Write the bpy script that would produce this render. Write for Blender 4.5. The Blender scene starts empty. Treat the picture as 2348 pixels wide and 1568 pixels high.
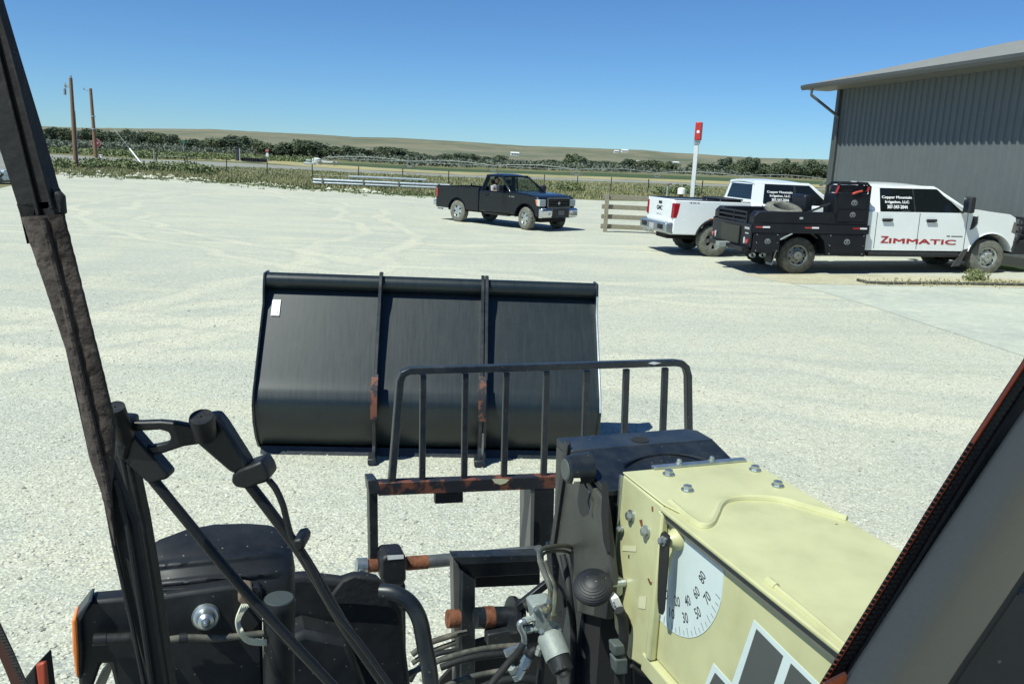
import bpy, bmesh, math, random
from mathutils import Vector, Matrix
random.seed(7)
SC = bpy.context.scene
COL = SC.collection
# ------------------------------------------------------------------ camera, sky, sun
CH = 2.5; PIT = math.radians(12.2); ROL = 0.046; FP = 1942.0
FW = Vector((0, math.cos(PIT), -math.sin(PIT))); RT = Vector((1, 0, 0)); UP = RT.cross(FW)
RR = math.cos(ROL)*RT + math.sin(ROL)*UP; UU = -math.sin(ROL)*RT + math.cos(ROL)*UP
CAM = Vector((0, 0, CH))
cd = bpy.data.cameras.new('camera'); cam = bpy.data.objects.new('camera', cd); COL.objects.link(cam)
cd.sensor_width = 36; cd.lens = FP/2348*36; cd.clip_start = 0.02; cd.clip_end = 9000
mw = Matrix((RR, UU, -FW)).transposed().to_4x4(); mw.translation = CAM
cam.matrix_world = mw
SC.camera = cam
SUN = Vector((-0.47, -0.42, 1.0)).normalized()      # towards the sun
W = bpy.data.worlds.new('World'); SC.world = W; W.use_nodes = True
nt = W.node_tree; bg = nt.nodes['Background']
sky = nt.nodes.new('ShaderNodeTexSky'); sky.sky_type = 'NISHITA'; sky.sun_disc = False
sky.sun_elevation = math.asin(SUN.z); sky.sun_rotation = math.atan2(SUN.x, SUN.y)
sky.altitude = 1500; sky.air_density = 1.0; sky.dust_density = 0.0; sky.ozone_density = 2.5
hs = nt.nodes.new('ShaderNodeHueSaturation'); hs.inputs['Saturation'].default_value = 1.0; nt.links.new(sky.outputs[0], hs.inputs['Color'])
tn = nt.nodes.new('ShaderNodeMixRGB'); tn.blend_type = 'MULTIPLY'; tn.inputs[0].default_value = 1.0; tn.inputs[2].default_value = (0.45, 0.72, 0.99, 1)
nt.links.new(hs.outputs[0], tn.inputs[1]); nt.links.new(tn.outputs[0], bg.inputs[0]); bg.inputs[1].default_value = 0.08
sd = bpy.data.lights.new('sun', 'SUN'); sd.energy = 4.0; sd.angle = math.radians(0.53); sd.color = (0.95, 1.0, 0.90)
sun = bpy.data.objects.new('sun', sd); COL.objects.link(sun); sun.rotation_euler = (-SUN).to_track_quat('-Z', 'Y').to_euler()
sun.location = (-20, -20, 50)
SC.view_settings.view_transform = 'Standard'; SC.view_settings.look = 'None'
SC.view_settings.exposure = 0.5; SC.view_settings.gamma = 1.0
SC.cycles.max_bounces = 6; SC.cycles.transparent_max_bounces = 12

# ------------------------------------------------------------------ survey helpers (2348 px wide photo -> the place)
def Hz(x): return 0.03*(min(max(x, 6.0), 16.0)-6.0)      # the lot rises gently towards the shed
def ray(px, py): return FW + RR*((px-1174)/FP) - UU*((py-784)/FP)
def G(px, py, dz=0.0):
    d = ray(px, py); z = 0.0
    for _ in range(6):
        t = (z-CH)/d.z; p = CAM + d*t; z = Hz(p.x)
    return Vector((p.x, p.y, z+dz))
def D(px, py, Y):
    d = ray(px, py); return CAM + d*(Y/d.y)
AL = math.radians(20)
MR = Vector((math.cos(AL), math.sin(AL), 0)); MH = Vector((-math.sin(AL), math.cos(AL), 0)); MZ = Vector((0, 0, 1))
def MC(u, v, z): return MR*u + MH*v + MZ*z
def M(px, py, u=None, v=None, z=None):
    d = ray(px, py)
    if z is not None: t = (z-CH)/d.z
    elif u is not None: t = u/d.dot(MR)
    else: t = v/d.dot(MH)
    return CAM + d*t
def uvz(p): return p.dot(MR), p.dot(MH), p.z

# ------------------------------------------------------------------ materials
MAT = {}
def mat(name, col, rough=0.6, metal=0.0, var=0.12, scale=8.0, bump=0.0, bscale=60.0, spec=0.5, col2=None, thr=None, det=6, coat=0.0, stretch=None):
    if name in MAT: return MAT[name]
    m = bpy.data.materials.new(name); m.use_nodes = True; n = m.node_tree; N = n.nodes; L = n.links
    b = N['Principled BSDF']; b.inputs['Roughness'].default_value = rough; b.inputs['Metallic'].default_value = metal
    b.inputs['Specular IOR Level'].default_value = spec
    if coat: b.inputs['Coat Weight'].default_value = coat; b.inputs['Coat Roughness'].default_value = 0.06
    tc = N.new('ShaderNodeTexCoord'); src = tc.outputs['Object']
    if stretch:
        mp = N.new('ShaderNodeMapping'); mp.inputs['Scale'].default_value = stretch; L.new(src, mp.inputs[0]); src = mp.outputs[0]
    t = N.new('ShaderNodeTexNoise'); t.inputs['Scale'].default_value = scale; t.inputs['Detail'].default_value = det; t.inputs['Roughness'].default_value = 0.62
    L.new(src, t.inputs['Vector'])
    r = N.new('ShaderNodeValToRGB'); L.new(t.outputs['Fac'], r.inputs[0])
    c = Vector(col[:3])
    if col2 is None:
        a = [max(0, x*(1-var)) for x in c]; d = [min(1, x*(1+var)) for x in c]; lo, hi = 0.32, 0.68
    else:
        a, d = list(c), list(col2); lo, hi = thr or (0.45, 0.6)
    r.color_ramp.elements[0].position = lo; r.color_ramp.elements[0].color = (*a, 1)
    r.color_ramp.elements[1].position = hi; r.color_ramp.elements[1].color = (*d, 1)
    L.new(r.outputs[0], b.inputs['Base Color'])
    mr = N.new('ShaderNodeMapRange'); mr.inputs[3].default_value = max(0.02, rough-0.07); mr.inputs[4].default_value = min(1, rough+0.09)
    L.new(t.outputs['Fac'], mr.inputs[0]); L.new(mr.outputs[0], b.inputs['Roughness'])
    if bump:
        t2 = N.new('ShaderNodeTexNoise'); t2.inputs['Scale'].default_value = bscale; t2.inputs['Detail'].default_value = 4; L.new(src, t2.inputs['Vector'])
        bp = N.new('ShaderNodeBump'); bp.inputs['Strength'].default_value = bump; bp.inputs['Distance'].default_value = 0.01
        L.new(t2.outputs['Fac'], bp.inputs['Height']); L.new(bp.outputs[0], b.inputs['Normal'])
    MAT[name] = m; return m

def dusty(name, col, dust, rough=0.4, metal=0.0, amount=0.35, coat=0.0, scale=14.0, speck=True, spec=0.5, stretch=None):
    """paint with a broken film of dust, thicker on faces that look up"""
    m = mat(name, col, rough, metal, 0.15, scale, coat=coat, spec=spec, stretch=stretch); n = m.node_tree; N = n.nodes; L = n.links
    b = N['Principled BSDF']; base = b.inputs['Base Color'].links[0].from_socket
    tc = N.new('ShaderNodeTexCoord')
    t = N.new('ShaderNodeTexNoise'); t.inputs['Scale'].default_value = scale*0.5; t.inputs['Detail'].default_value = 9; t.inputs['Roughness'].default_value = 0.72
    L.new(tc.outputs['Object'], t.inputs[0])
    mr = N.new('ShaderNodeMapRange'); mr.inputs[1].default_value = 0.38; mr.inputs[2].default_value = 0.78; mr.inputs[4].default_value = amount
    L.new(t.outputs[0], mr.inputs[0]); f = mr.outputs[0]
    if speck:
        v = N.new('ShaderNodeTexVoronoi'); v.inputs['Scale'].default_value = 38; L.new(tc.outputs['Object'], v.inputs[0])
        m2 = N.new('ShaderNodeMapRange'); m2.inputs[1].default_value = 0.10; m2.inputs[2].default_value = 0.05; m2.inputs[4].default_value = 0.45; L.new(v.outputs['Distance'], m2.inputs[0])
        mx = N.new('ShaderNodeMath'); mx.operation = 'MAXIMUM'; L.new(f, mx.inputs[0]); L.new(m2.outputs[0], mx.inputs[1]); f = mx.outputs[0]
    mix = N.new('ShaderNodeMixRGB'); L.new(f, mix.inputs[0]); L.new(base, mix.inputs[1]); mix.inputs[2].default_value = (*dust, 1)
    L.new(mix.outputs[0], b.inputs['Base Color'])
    return m

DUST = (0.42, 0.38, 0.29)
black_steel = dusty('black_steel', (0.008, 0.012, 0.017), DUST, 0.38, 0, 0.06, spec=0.5)
navy_steel = dusty('navy_black_steel', (0.012, 0.018, 0.026), DUST, 0.36, 0, 0.08, spec=0.5)
bucket_paint = dusty('bucket_black_paint', (0.006, 0.013, 0.017), DUST, 0.38, 0, 0.025, speck=False, scale=5, spec=0.5, stretch=(9, 1, 0.6))
black_plastic = dusty('black_plastic', (0.008, 0.010, 0.013), DUST, 0.5, 0, 0.04, spec=0.4)
rubber = mat('rubber', (0.010, 0.010, 0.011), 0.7, 0, 0.3, 20, 0.3, 40)
tyre_rubber = mat('tyre_rubber', (0.12, 0.12, 0.10), 0.9, 0, 0.3, 10, 0.4, 60, col2=(0.24, 0.235, 0.19), thr=(0.4, 0.75))
hose_rubber = mat('hose_rubber', (0.05, 0.05, 0.042), 0.7, 0, 0.3, 20, col2=(0.22, 0.2, 0.15), thr=(0.45, 0.8))
cream = dusty('cream_paint', (0.54, 0.525, 0.28), (0.40, 0.39, 0.24), 0.42, 0, 0.55, coat=0.1, scale=7, speck=False)
cream_side = cream
zinc = mat('zinc_plated', (0.42, 0.46, 0.47), 0.35, 0.85, 0.18, 20)
pipe_metal = mat('oiled_pipe_metal', (0.36, 0.34, 0.26), 0.28, 0.9, 0.3, 14)
cast_metal = mat('cast_metal', (0.25, 0.28, 0.26), 0.55, 0.1, 0.12, 30, 0.2, 80)
galv = mat('galvanised_steel', (0.50, 0.54, 0.55), 0.42, 0.6, 0.15, 6)
rust = mat('rust', (0.10, 0.032, 0.016), 0.85, 0, 0.4, 25, 0.4, 80, col2=(0.20, 0.075, 0.035), thr=(0.4, 0.6))
rust_black = mat('rusty_black_steel', (0.012, 0.013, 0.018), 0.6, 0, 0.3, 7, 0.2, 60, col2=(0.15, 0.05, 0.028), thr=(0.49, 0.54))
steel_grey = mat('grey_shaft_steel', (0.20, 0.21, 0.21), 0.4, 0.6, 0.25, 12)
white_paint = mat('white_car_paint', (0.86, 0.88, 0.87), 0.25, 0, 0.02, 3, coat=0.6)
black_paint = dusty('black_car_paint', (0.004, 0.006, 0.009), (0.25, 0.22, 0.18), 0.25, 0, 0.015, coat=0.3, spec=0.35, scale=4, speck=False)
bed_black = dusty('black_flatbed_paint', (0.006, 0.007, 0.011), (0.25, 0.22, 0.18), 0.42, 0, 0.03, spec=0.35, scale=4, speck=False)
trim_black = mat('black_trim', (0.022, 0.023, 0.025), 0.55, 0, 0.2, 10)
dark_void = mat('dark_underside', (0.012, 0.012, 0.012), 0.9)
chrome = mat('chrome', (0.62, 0.64, 0.66), 0.18, 1.0, 0.08, 6)
alloy = mat('alloy_wheel', (0.55, 0.56, 0.54), 0.32, 0.8, 0.15, 10)
red_lamp = mat('red_lamp_lens', (0.36, 0.012, 0.02), 0.15, 0, 0.2, 12, coat=1)
amber_lens = mat('amber_lens', (0.75, 0.20, 0.03), 0.25, 0, 0.1, 12, coat=0.6)
clear_lamp = mat('clear_lamp', (0.62, 0.65, 0.66), 0.12, 0.3, 0.1, 20, coat=1)
white_mark = mat('white_lettering', (0.80, 0.80, 0.78), 0.5, var=0.02)
grey_mark = mat('grey_lettering', (0.42, 0.43, 0.42), 0.5, var=0.05)
red_mark = mat('red_lettering', (0.42, 0.030, 0.035), 0.45, var=0.06)
dark_mark = mat('dark_lettering', (0.03, 0.032, 0.035), 0.5, var=0.05)
orange_paint = mat('orange_paint', (0.62, 0.10, 0.02), 0.45, 0, 0.12, 12)
dark_orange = mat('dark_orange_frame', (0.14, 0.035, 0.015), 0.6, 0, 0.2, 12)
wood_grey = mat('weathered_wood', (0.20, 0.175, 0.12), 0.9, 0, 0.3, 10, 0.4, 50, col2=(0.34, 0.31, 0.23), thr=(0.35, 0.65), stretch=(1, 1, 6))
pole_wood = mat('pole_wood', (0.17, 0.10, 0.06), 0.85, 0, 0.3, 10, 0.3, 30, col2=(0.30, 0.18, 0.11), thr=(0.35, 0.65), stretch=(6, 6, 0.6))
bark = mat('bark', (0.10, 0.075, 0.05), 0.9)
foliage = mat('cottonwood_leaves', (0.065, 0.095, 0.055), 0.7, 0, 0, 0.35, col2=(0.12, 0.15, 0.085), thr=(0.35, 0.65))
foliage2 = mat('olive_leaves', (0.085, 0.105, 0.075), 0.75, 0, 0, 0.35, col2=(0.15, 0.17, 0.12), thr=(0.35, 0.65))
_n = foliage.node_tree; _b = _n.nodes['Principled BSDF']; _c = _b.inputs['Base Color'].links[0].from_socket
_o = _n.nodes.new('ShaderNodeObjectInfo'); _r = _n.nodes.new('ShaderNodeValToRGB'); _r.color_ramp.elements[0].color = (0.75, 0.80, 0.85, 1); _r.color_ramp.elements[1].color = (1.55, 1.35, 1.15, 1)
_m = _n.nodes.new('ShaderNodeMixRGB'); _m.blend_type = 'MULTIPLY'; _m.inputs[0].default_value = 1
_n.links.new(_o.outputs['Random'], _r.inputs[0]); _n.links.new(_c, _m.inputs[1]); _n.links.new(_r.outputs[0], _m.inputs[2]); _n.links.new(_m.outputs[0], _b.inputs['Base Color'])
weed_leaf = mat('weed_leaves', (0.10, 0.14, 0.05), 0.75, 0, 0, 0.6, col2=(0.19, 0.21, 0.09), thr=(0.35, 0.65))
dry_grass = mat('dry_grass_blades', (0.24, 0.24, 0.11), 0.8, 0, 0, 0.4, col2=(0.36, 0.33, 0.17), thr=(0.35, 0.65))
skin = mat('skin', (0.42, 0.23, 0.15), 0.55); cloth = mat('grey_shirt', (0.30, 0.30, 0.30), 0.85); hair = mat('dark_hair', (0.02, 0.015, 0.012), 0.7)
grey_trim = mat('grey_cab_trim', (0.27, 0.235, 0.18), 0.75, 0, 0.04, 8, 0.08, 220)
wire_white = mat('cream_wire', (0.62, 0.60, 0.45), 0.5)
mud = mat('dried_mud', (0.030, 0.022, 0.019), 0.95, 0, 0.3, 30, 0.5, 90, col2=(0.10, 0.078, 0.068), thr=(0.36, 0.74))

def glass_mat(name, tint, rough, clear):
    m = bpy.data.materials.new(name); m.use_nodes = True; N = m.node_tree.nodes; L = m.node_tree.links
    b = N['Principled BSDF']; b.inputs['Base Color'].default_value = (*tint, 1); b.inputs['Roughness'].default_value = rough
    if clear > 0:
        tr = N.new('ShaderNodeBsdfTransparent'); tr.inputs[0].default_value = (0.75, 0.82, 0.8, 1); mx = N.new('ShaderNodeMixShader'); mx.inputs[0].default_value = clear
        L.new(b.outputs[0], mx.inputs[1]); L.new(tr.outputs[0], mx.inputs[2]); L.new(mx.outputs[0], N['Material Output'].inputs[0])
    t = N.new('ShaderNodeTexNoise'); t.inputs['Scale'].default_value = 2; bp = N.new('ShaderNodeBump'); bp.inputs['Strength'].default_value = 0.03
    L.new(t.outputs[0], bp.inputs['Height']); L.new(bp.outputs[0], b.inputs['Normal'])
    return m
tint_glass = glass_mat('tinted_window_glass', (0.008, 0.011, 0.012), 0.05, 0)
clear_glass = glass_mat('window_glass', (0.01, 0.013, 0.013), 0.04, 0.72)

# ------------------------------------------------------------------ mesh builder
def chain(o):
    m = Matrix.Identity(4)
    while o is not None:
        m = o.matrix_basis @ m; o = o.parent
    return m
class MB:
    def __init__(s): s.v = []; s.f = []
    def add(s, vs, fs):
        b = len(s.v); s.v += [Vector(x) for x in vs]; s.f += [tuple(i+b for i in f) for f in fs]; return s
    def box(s, lo, hi):
        x0, y0, z0 = lo; x1, y1, z1 = hi
        return s.add([(x0,y0,z0),(x1,y0,z0),(x1,y1,z0),(x0,y1,z0),(x0,y0,z1),(x1,y0,z1),(x1,y1,z1),(x0,y1,z1)],
                     [(3,2,1,0),(4,5,6,7),(0,1,5,4),(1,2,6,5),(2,3,7,6),(3,0,4,7)])
    def beam(s, p, q, w, h, up=(0,0,1)):
        p, q = Vector(p), Vector(q); d = (q-p).normalized(); up = Vector(up)
        if abs(d.dot(up)) > 0.98: up = Vector((0, 1, 0))
        a = d.cross(up).normalized()*w/2; b = a.cross(d).normalized()*h/2
        return s.add([p-a-b,p+a-b,p+a+b,p-a+b,q-a-b,q+a-b,q+a+b,q-a+b], [(3,2,1,0),(4,5,6,7),(0,1,5,4),(1,2,6,5),(2,3,7,6),(3,0,4,7)])
    def prism(s, pts, ext):
        pts = [Vector(p) for p in pts]; ext = Vector(ext); n = len(pts)
        return s.add(pts+[p+ext for p in pts], [tuple(range(n)), tuple(range(2*n-1, n-1, -1))]+[(i, i+n, (i+1)%n+n, (i+1)%n) for i in range(n)])
    def tube(s, path, r, n=10, caps=True):
        path = [Vector(p) for p in path]; rs = r if isinstance(r, (list, tuple)) else [r]*len(path)
        b = len(s.v); pr = None
        for i, p in enumerate(path):
            d = (path[min(i+1, len(path)-1)]-path[max(i-1, 0)]).normalized()
            if pr is None:
                a = Vector((0,0,1)) if abs(d.z) < 0.9 else Vector((1,0,0)); x = d.cross(a).normalized()
            else: x = (pr-d*pr.dot(d)).normalized()
            pr = x; y = d.cross(x)
            for k in range(n):
                t = 2*math.pi*k/n; s.v.append(p+(x*math.cos(t)+y*math.sin(t))*rs[i])
        m = len(path)
        for i in range(m-1):
            for k in range(n):
                s.f.append((b+i*n+k, b+i*n+(k+1)%n, b+(i+1)*n+(k+1)%n, b+(i+1)*n+k))
        if caps: s.f.append(tuple(b+k for k in range(n-1, -1, -1))); s.f.append(tuple(b+(m-1)*n+k for k in range(n)))
        return s
    def lathe(s, prof, o, ax, n=32, closed=False):
        """prof: (distance along ax, radius)"""
        o = Vector(o); ax = Vector(ax).normalized(); a = Vector((0,0,1)) if abs(ax.z) < 0.9 else Vector((1,0,0))
        x = ax.cross(a).normalized(); y = ax.cross(x); b = len(s.v); m = len(prof)
        for (t, r) in prof:
            for k in range(n):
                rr = r(k) if callable(r) else r
                c = 2*math.pi*k/n; s.v.append(o+ax*t+(x*math.cos(c)+y*math.sin(c))*max(rr, 1e-4))
        for i in range(m if closed else m-1):
            j = (i+1) % m
            for k in range(n): s.f.append((b+i*n+k, b+j*n+k, b+j*n+(k+1)%n, b+i*n+(k+1)%n))
        return s
    def build(s, name, m, parent=None, bevel=0, smooth=True, world=False, seg=2, ang=35, loc=None):
        me = bpy.data.meshes.new(name); vs = s.v
        if world and parent is not None:
            inv = chain(parent).inverted(); vs = [inv @ v for v in vs]
        elif world and loc is not None: vs = [v-Vector(loc) for v in vs]
        me.from_pydata([tuple(v) for v in vs], [], s.f); me.update()
        bm = bmesh.new(); bm.from_mesh(me); bmesh.ops.delete(bm, geom=[v for v in bm.verts if not v.link_faces], context='VERTS'); bmesh.ops.recalc_face_normals(bm, faces=bm.faces); bm.to_mesh(me); bm.free()
        o = bpy.data.objects.new(name, me); COL.objects.link(o); me.materials.append(m)
        if parent is not None: o.parent = parent
        elif loc is not None: o.location = loc
        if smooth:
            me.shade_smooth() if hasattr(me, 'shade_smooth') else None
            me.set_sharp_from_angle(angle=math.radians(ang))
        if bevel:
            b = o.modifiers.new('bevel', 'BEVEL'); b.width = bevel; b.segments = seg; b.limit_method = 'ANGLE'; b.angle_limit = math.radians(40); b.harden_normals = False
        return o
def tag(o, label=None, cat=None, group=None, kind=None):
    if label: o['label'] = label
    if cat: o['category'] = cat
    if group: o['group'] = group
    if kind: o['kind'] = kind
    return o
def thing(name, label, cat, loc=(0,0,0), rotz=0, group=None, scale=1):
    o = bpy.data.objects.new(name, None); COL.objects.link(o); o.empty_display_size = 0.2
    o.location = loc; o.rotation_euler = (0, 0, rotz); o.scale = (scale,)*3
    o.matrix_basis = Matrix.LocRotScale(Vector(loc), Matrix.Rotation(rotz, 3, 'Z'), Vector((scale,)*3))
    return tag(o, label, cat, group)
def dup(root, loc, rotz=0, scale=1, label=None):
    r = root.copy(); COL.objects.link(r)
    r.location = loc; r.rotation_euler = (0, 0, rotz); r.scale = scale if isinstance(scale, (tuple, Vector)) else (scale,)*3
    if label: r['label'] = label
    for c in list(root.children):
        k = c.copy(); COL.objects.link(k); k.parent = r
        for g in c.children:
            h = g.copy(); COL.objects.link(h); h.parent = k
    return r
def text(name, body, m, parent, origin, xdir, ydir, height, width=None, depth=0.002, shear=0.0, bold=0.0, world=False, align='LEFT', spacing=1.0, fat=0):
    cu = bpy.data.curves.new('t', 'FONT'); cu.body = body; cu.size = 1; cu.align_x = align; cu.extrude = 0; cu.shear = shear; cu.offset = bold
    cu.resolution_u = 3; cu.space_line = spacing
    to = bpy.data.objects.new('t', cu); COL.objects.link(to)
    dg = bpy.context.evaluated_depsgraph_get(); me = bpy.data.meshes.new_from_object(to.evaluated_get(dg))
    bpy.data.objects.remove(to); bpy.data.curves.remove(cu)
    xs = [v.co.x for v in me.vertices]; ys = [v.co.y for v in me.vertices]
    x0, x1, y0, y1 = min(xs), max(xs), min(ys), max(ys)
    sy = height/(y1-y0); sx = width/(x1-x0) if width else sy
    X = Vector(xdir).normalized(); Y = Vector(ydir).normalized(); O = Vector(origin); N_ = X.cross(Y).normalized()
    inv = chain(parent).inverted() if world else Matrix.Identity(4)
    for v in me.vertices: v.co = inv @ (O + X*(v.co.x-x0)*sx + Y*(v.co.y-y0)*sy + N_*depth)
    if fat:
        vs = [v.co.copy() for v in me.vertices]; ps = [tuple(p.vertices) for p in me.polygons]; V2, F2 = [], []
        for q, (ox, oy) in enumerate(((0,0),(fat,0),(0,fat*.6),(fat,fat*.6))):
            b0 = len(V2); dd = (X*ox+Y*oy+N_*(.0004*q)); dd = (inv.to_3x3() @ dd) if world else dd
            V2 += [v+dd for v in vs]; F2 += [tuple(i+b0 for i in p) for p in ps]
        me = bpy.data.meshes.new(name); me.from_pydata(V2, [], F2)
    me.materials.append(m); me.name = name
    o = bpy.data.objects.new(name, me); COL.objects.link(o); o.parent = parent
    return o

# ================================================================== THE SETTING
def node_ground(name, c1, c2, c3, stones=True, sc=(0.25, 2.5), dark=0.35):
    m = bpy.data.materials.new(name); m.use_nodes = True; N = m.node_tree.nodes; L = m.node_tree.links
    b = N['Principled BSDF']; b.inputs['Roughness'].default_value = 0.95; b.inputs['Specular IOR Level'].default_value = 0.2
    tc = N.new('ShaderNodeTexCoord')
    def noise(s, d=6, r=0.6):
        t = N.new('ShaderNodeTexNoise'); t.inputs['Scale'].default_value = s; t.inputs['Detail'].default_value = d; t.inputs['Roughness'].default_value = r
        L.new(tc.outputs['Object'], t.inputs[0]); return t.outputs[0]
    def rng(x, a, bb, lo=0, hi=1):
        q = N.new('ShaderNodeMapRange'); q.inputs[1].default_value = a; q.inputs[2].default_value = bb; q.inputs[3].default_value = lo; q.inputs[4].default_value = hi; L.new(x, q.inputs[0]); return q.outputs[0]
    def mix(f, a, bb, mode='MIX'):
        q = N.new('ShaderNodeMixRGB'); q.blend_type = mode
        for i, x in enumerate((f, a, bb)):
            if isinstance(x, (int, float)): q.inputs[i].default_value = x
            elif isinstance(x, tuple): q.inputs[i].default_value = (*x, 1)
            else: L.new(x, q.inputs[i])
        return q.outputs[0]
    c = mix(rng(noise(sc[0], 5), 0.38, 0.62), c1, c2)
    c = mix(rng(noise(sc[1]*0.35, 8, 0.7), 0.45, 0.70), c, c3)
    mp = N.new('ShaderNodeMapping'); mp.inputs['Rotation'].default_value = (0, 0, 0.18); mp.inputs['Scale'].default_value = (0.10, 0.9, 1); L.new(tc.outputs['Object'], mp.inputs[0])
    tn_ = N.new('ShaderNodeTexNoise'); tn_.inputs['Scale'].default_value = 1.0; tn_.inputs['Detail'].default_value = 5; tn_.inputs['Distortion'].default_value = 0.6; L.new(mp.outputs[0], tn_.inputs[0])
    c = mix(rng(tn_.outputs[0], 0.52, 0.66, 0, 0.75 if stones else 0.3), c, c2)
    c = mix(rng(tn_.outputs[0], 0.40, 0.30, 0, 0.7 if stones else 0.2), c, c3)
    if name == 'pale_gravel':
        def mth(op, a, b=None):
            q = N.new('ShaderNodeMath'); q.operation = op
            for i, x in enumerate((a, b)):
                if x is None: continue
                if isinstance(x, (int, float)): q.inputs[i].default_value = x
                else: L.new(x, q.inputs[i])
            return q.outputs[0]
        wob = mth('MULTIPLY', mth('SUBTRACT', noise(0.12, 3), 0.5), 5.0)
        broken = rng(noise(0.55, 6, 0.7), 0.36, 0.60, 0.25, 0.75)
        for cx_, cy_, R0, hw in ((12, -4, 22, .22), (12, -4, 23.8, .22), (-10, 60, 38, .25), (-10, 60, 36.2, .25), (-42, 22, 37, .22), (-42, 22, 38.8, .22), (6, 40, 24, .2), (6, 40, 22.2, .2), (-4, -20, 30, .3), (-4, -20, 31.8, .3)):
            vm = N.new('ShaderNodeVectorMath'); vm.operation = 'DISTANCE'; vm.inputs[1].default_value = (cx_, cy_, 0); L.new(tc.outputs['Object'], vm.inputs[0])
            ds = mth('ABSOLUTE', mth('SUBTRACT', mth('ADD', vm.outputs['Value'], wob), R0))
            lane = mth('MULTIPLY', rng(ds, hw*1.3, hw*0.5), broken); c = mix(lane, c, (0.74, 0.70, 0.54))
            edge_ = mth('MULTIPLY', rng(mth('ABSOLUTE', mth('SUBTRACT', ds, hw*1.6)), hw*.5, hw*.1), mth('MULTIPLY', broken, 0.55)); c = mix(edge_, c, (0.50, 0.515, 0.44))
        oil = rng(noise(0.9, 4, 0.6), 0.70, 0.80, 0, 0.45); c = mix(oil, c, (0.42, 0.43, 0.36))
    c = mix(0.5, c, rng(noise(9, 8, 0.8), 0.2, 0.8, 0.30, 0.72), 'OVERLAY')
    if stones:
        for s, amt in ((54, 0.60), (130, 0.55)):
            v = N.new('ShaderNodeTexVoronoi'); v.inputs['Scale'].default_value = s; L.new(tc.outputs['Object'], v.inputs[0])
            sep = N.new('ShaderNodeSeparateColor'); L.new(v.outputs['Color'], sep.inputs[0])
            w = rng(sep.outputs[0], 0, 1, 0.62, 1.16)
            edge = rng(v.outputs['Distance'], 0.25, 0.75, 1.05, 0.74)
            mm = N.new('ShaderNodeMath'); mm.operation = 'MULTIPLY'; L.new(w, mm.inputs[0]); L.new(edge, mm.inputs[1])
            c = mix(amt, c, mm.outputs[0], 'MULTIPLY')
            # a share of bluish and rusty pebbles
            blue = rng(sep.outputs[1], 0.93, 0.96); c = mix(blue, c, mix(0.62, c, (0.30, 0.33, 0.33)))
        v = N.new('ShaderNodeTexVoronoi'); v.inputs['Scale'].default_value = 52; L.new(tc.outputs['Object'], v.inputs[0])
        bp = N.new('ShaderNodeBump'); bp.inputs['Strength'].default_value = 0.7; bp.inputs['Distance'].default_value = 0.008; bp.invert = True
        L.new(v.outputs['Distance'], bp.inputs['Height']); L.new(bp.outputs[0], b.inputs['Normal'])
    L.new(c, b.inputs['Base Color']); return m
GRAVEL_A, GRAVEL_B, GRAVEL_C = (0.645, 0.635, 0.515), (0.545, 0.555, 0.465), (0.70, 0.665, 0.505)
gravel = node_ground('pale_gravel', GRAVEL_A, GRAVEL_B, GRAVEL_C, True, (0.16, 1.6))
scrub = node_ground('dry_scrub', (0.13, 0.135, 0.06), (0.20, 0.18, 0.09), (0.10, 0.115, 0.05), False, (0.06, 0.9))
asphalt = node_ground('worn_asphalt', (0.26, 0.255, 0.22), (0.22, 0.22, 0.195), (0.29, 0.28, 0.24), False, (0.08, 1.2))
strawm = node_ground('straw_stubble', (0.36, 0.30, 0.14), (0.26, 0.24, 0.12), (0.42, 0.36, 0.18), False, (0.05, 0.8))
cropm = node_ground('green_crop', (0.055, 0.085, 0.035), (0.07, 0.10, 0.045), (0.045, 0.07, 0.03), False, (0.05, 0.8))
hillm = node_ground('dry_hillside', (0.185, 0.175, 0.115), (0.11, 0.125, 0.08), (0.25, 0.215, 0.145), False, (0.006, 0.03))
lawnm = node_ground('lawn', (0.075, 0.12, 0.03), (0.10, 0.15, 0.045), (0.06, 0.10, 0.03), False, (0.5, 6))
dirtm = node_ground('tan_dirt', (0.58, 0.53, 0.36), (0.64, 0.59, 0.42), (0.50, 0.45, 0.30), True, (0.5, 4))
concrete = node_ground('pale_concrete', (0.45, 0.465, 0.40), (0.38, 0.40, 0.35), (0.52, 0.515, 0.42), False, (0.35, 5))

def sheet(name, pts, z, m, kind='structure', label=None, px=True):
    bm = bmesh.new()
    vs = []
    for p in pts:
        q = G(*p) if px else Vector((p[0], p[1], 0)); vs.append(bm.verts.new((q.x, q.y, 0)))
    bm.faces.new(vs)
    for x in (6.0, 16.0):
        bmesh.ops.bisect_plane(bm, geom=bm.verts[:]+bm.edges[:]+bm.faces[:], plane_co=(x, 0, 0), plane_no=(1, 0, 0))
    for v in bm.verts: v.co.z = Hz(v.co.x)+z
    bmesh.ops.triangulate(bm, faces=bm.faces)
    for f in bm.faces:
        if f.normal.z < 0: f.normal_flip()
    me = bpy.data.meshes.new(name); bm.to_mesh(me); bm.free(); me.materials.append(m)
    o = bpy.data.objects.new(name, me); COL.objects.link(o)
    tag(o, label, kind=kind); return o
# ground out to the foot of the hills
xs = [-2500, -900, -400, -200, -100, -50, -20, 0, 6, 16, 30, 60, 120, 250, 500, 1000, 2500]
ys = [-300, -100, -30, 0, 10, 20, 30, 45, 60, 90, 130, 200, 300, 460]
mb = MB(); mb.v = [Vector((x, y, Hz(x)-0.02)) for y in ys for x in xs]
nx = len(xs); mb.f = [(j*nx+i, j*nx+i+1, (j+1)*nx+i+1, (j+1)*nx+i) for j in range(len(ys)-1) for i in range(nx-1)]
tag(mb.build('ground', scrub, smooth=False), 'dry olive scrub ground beyond the gravel lot', kind='structure')
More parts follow.
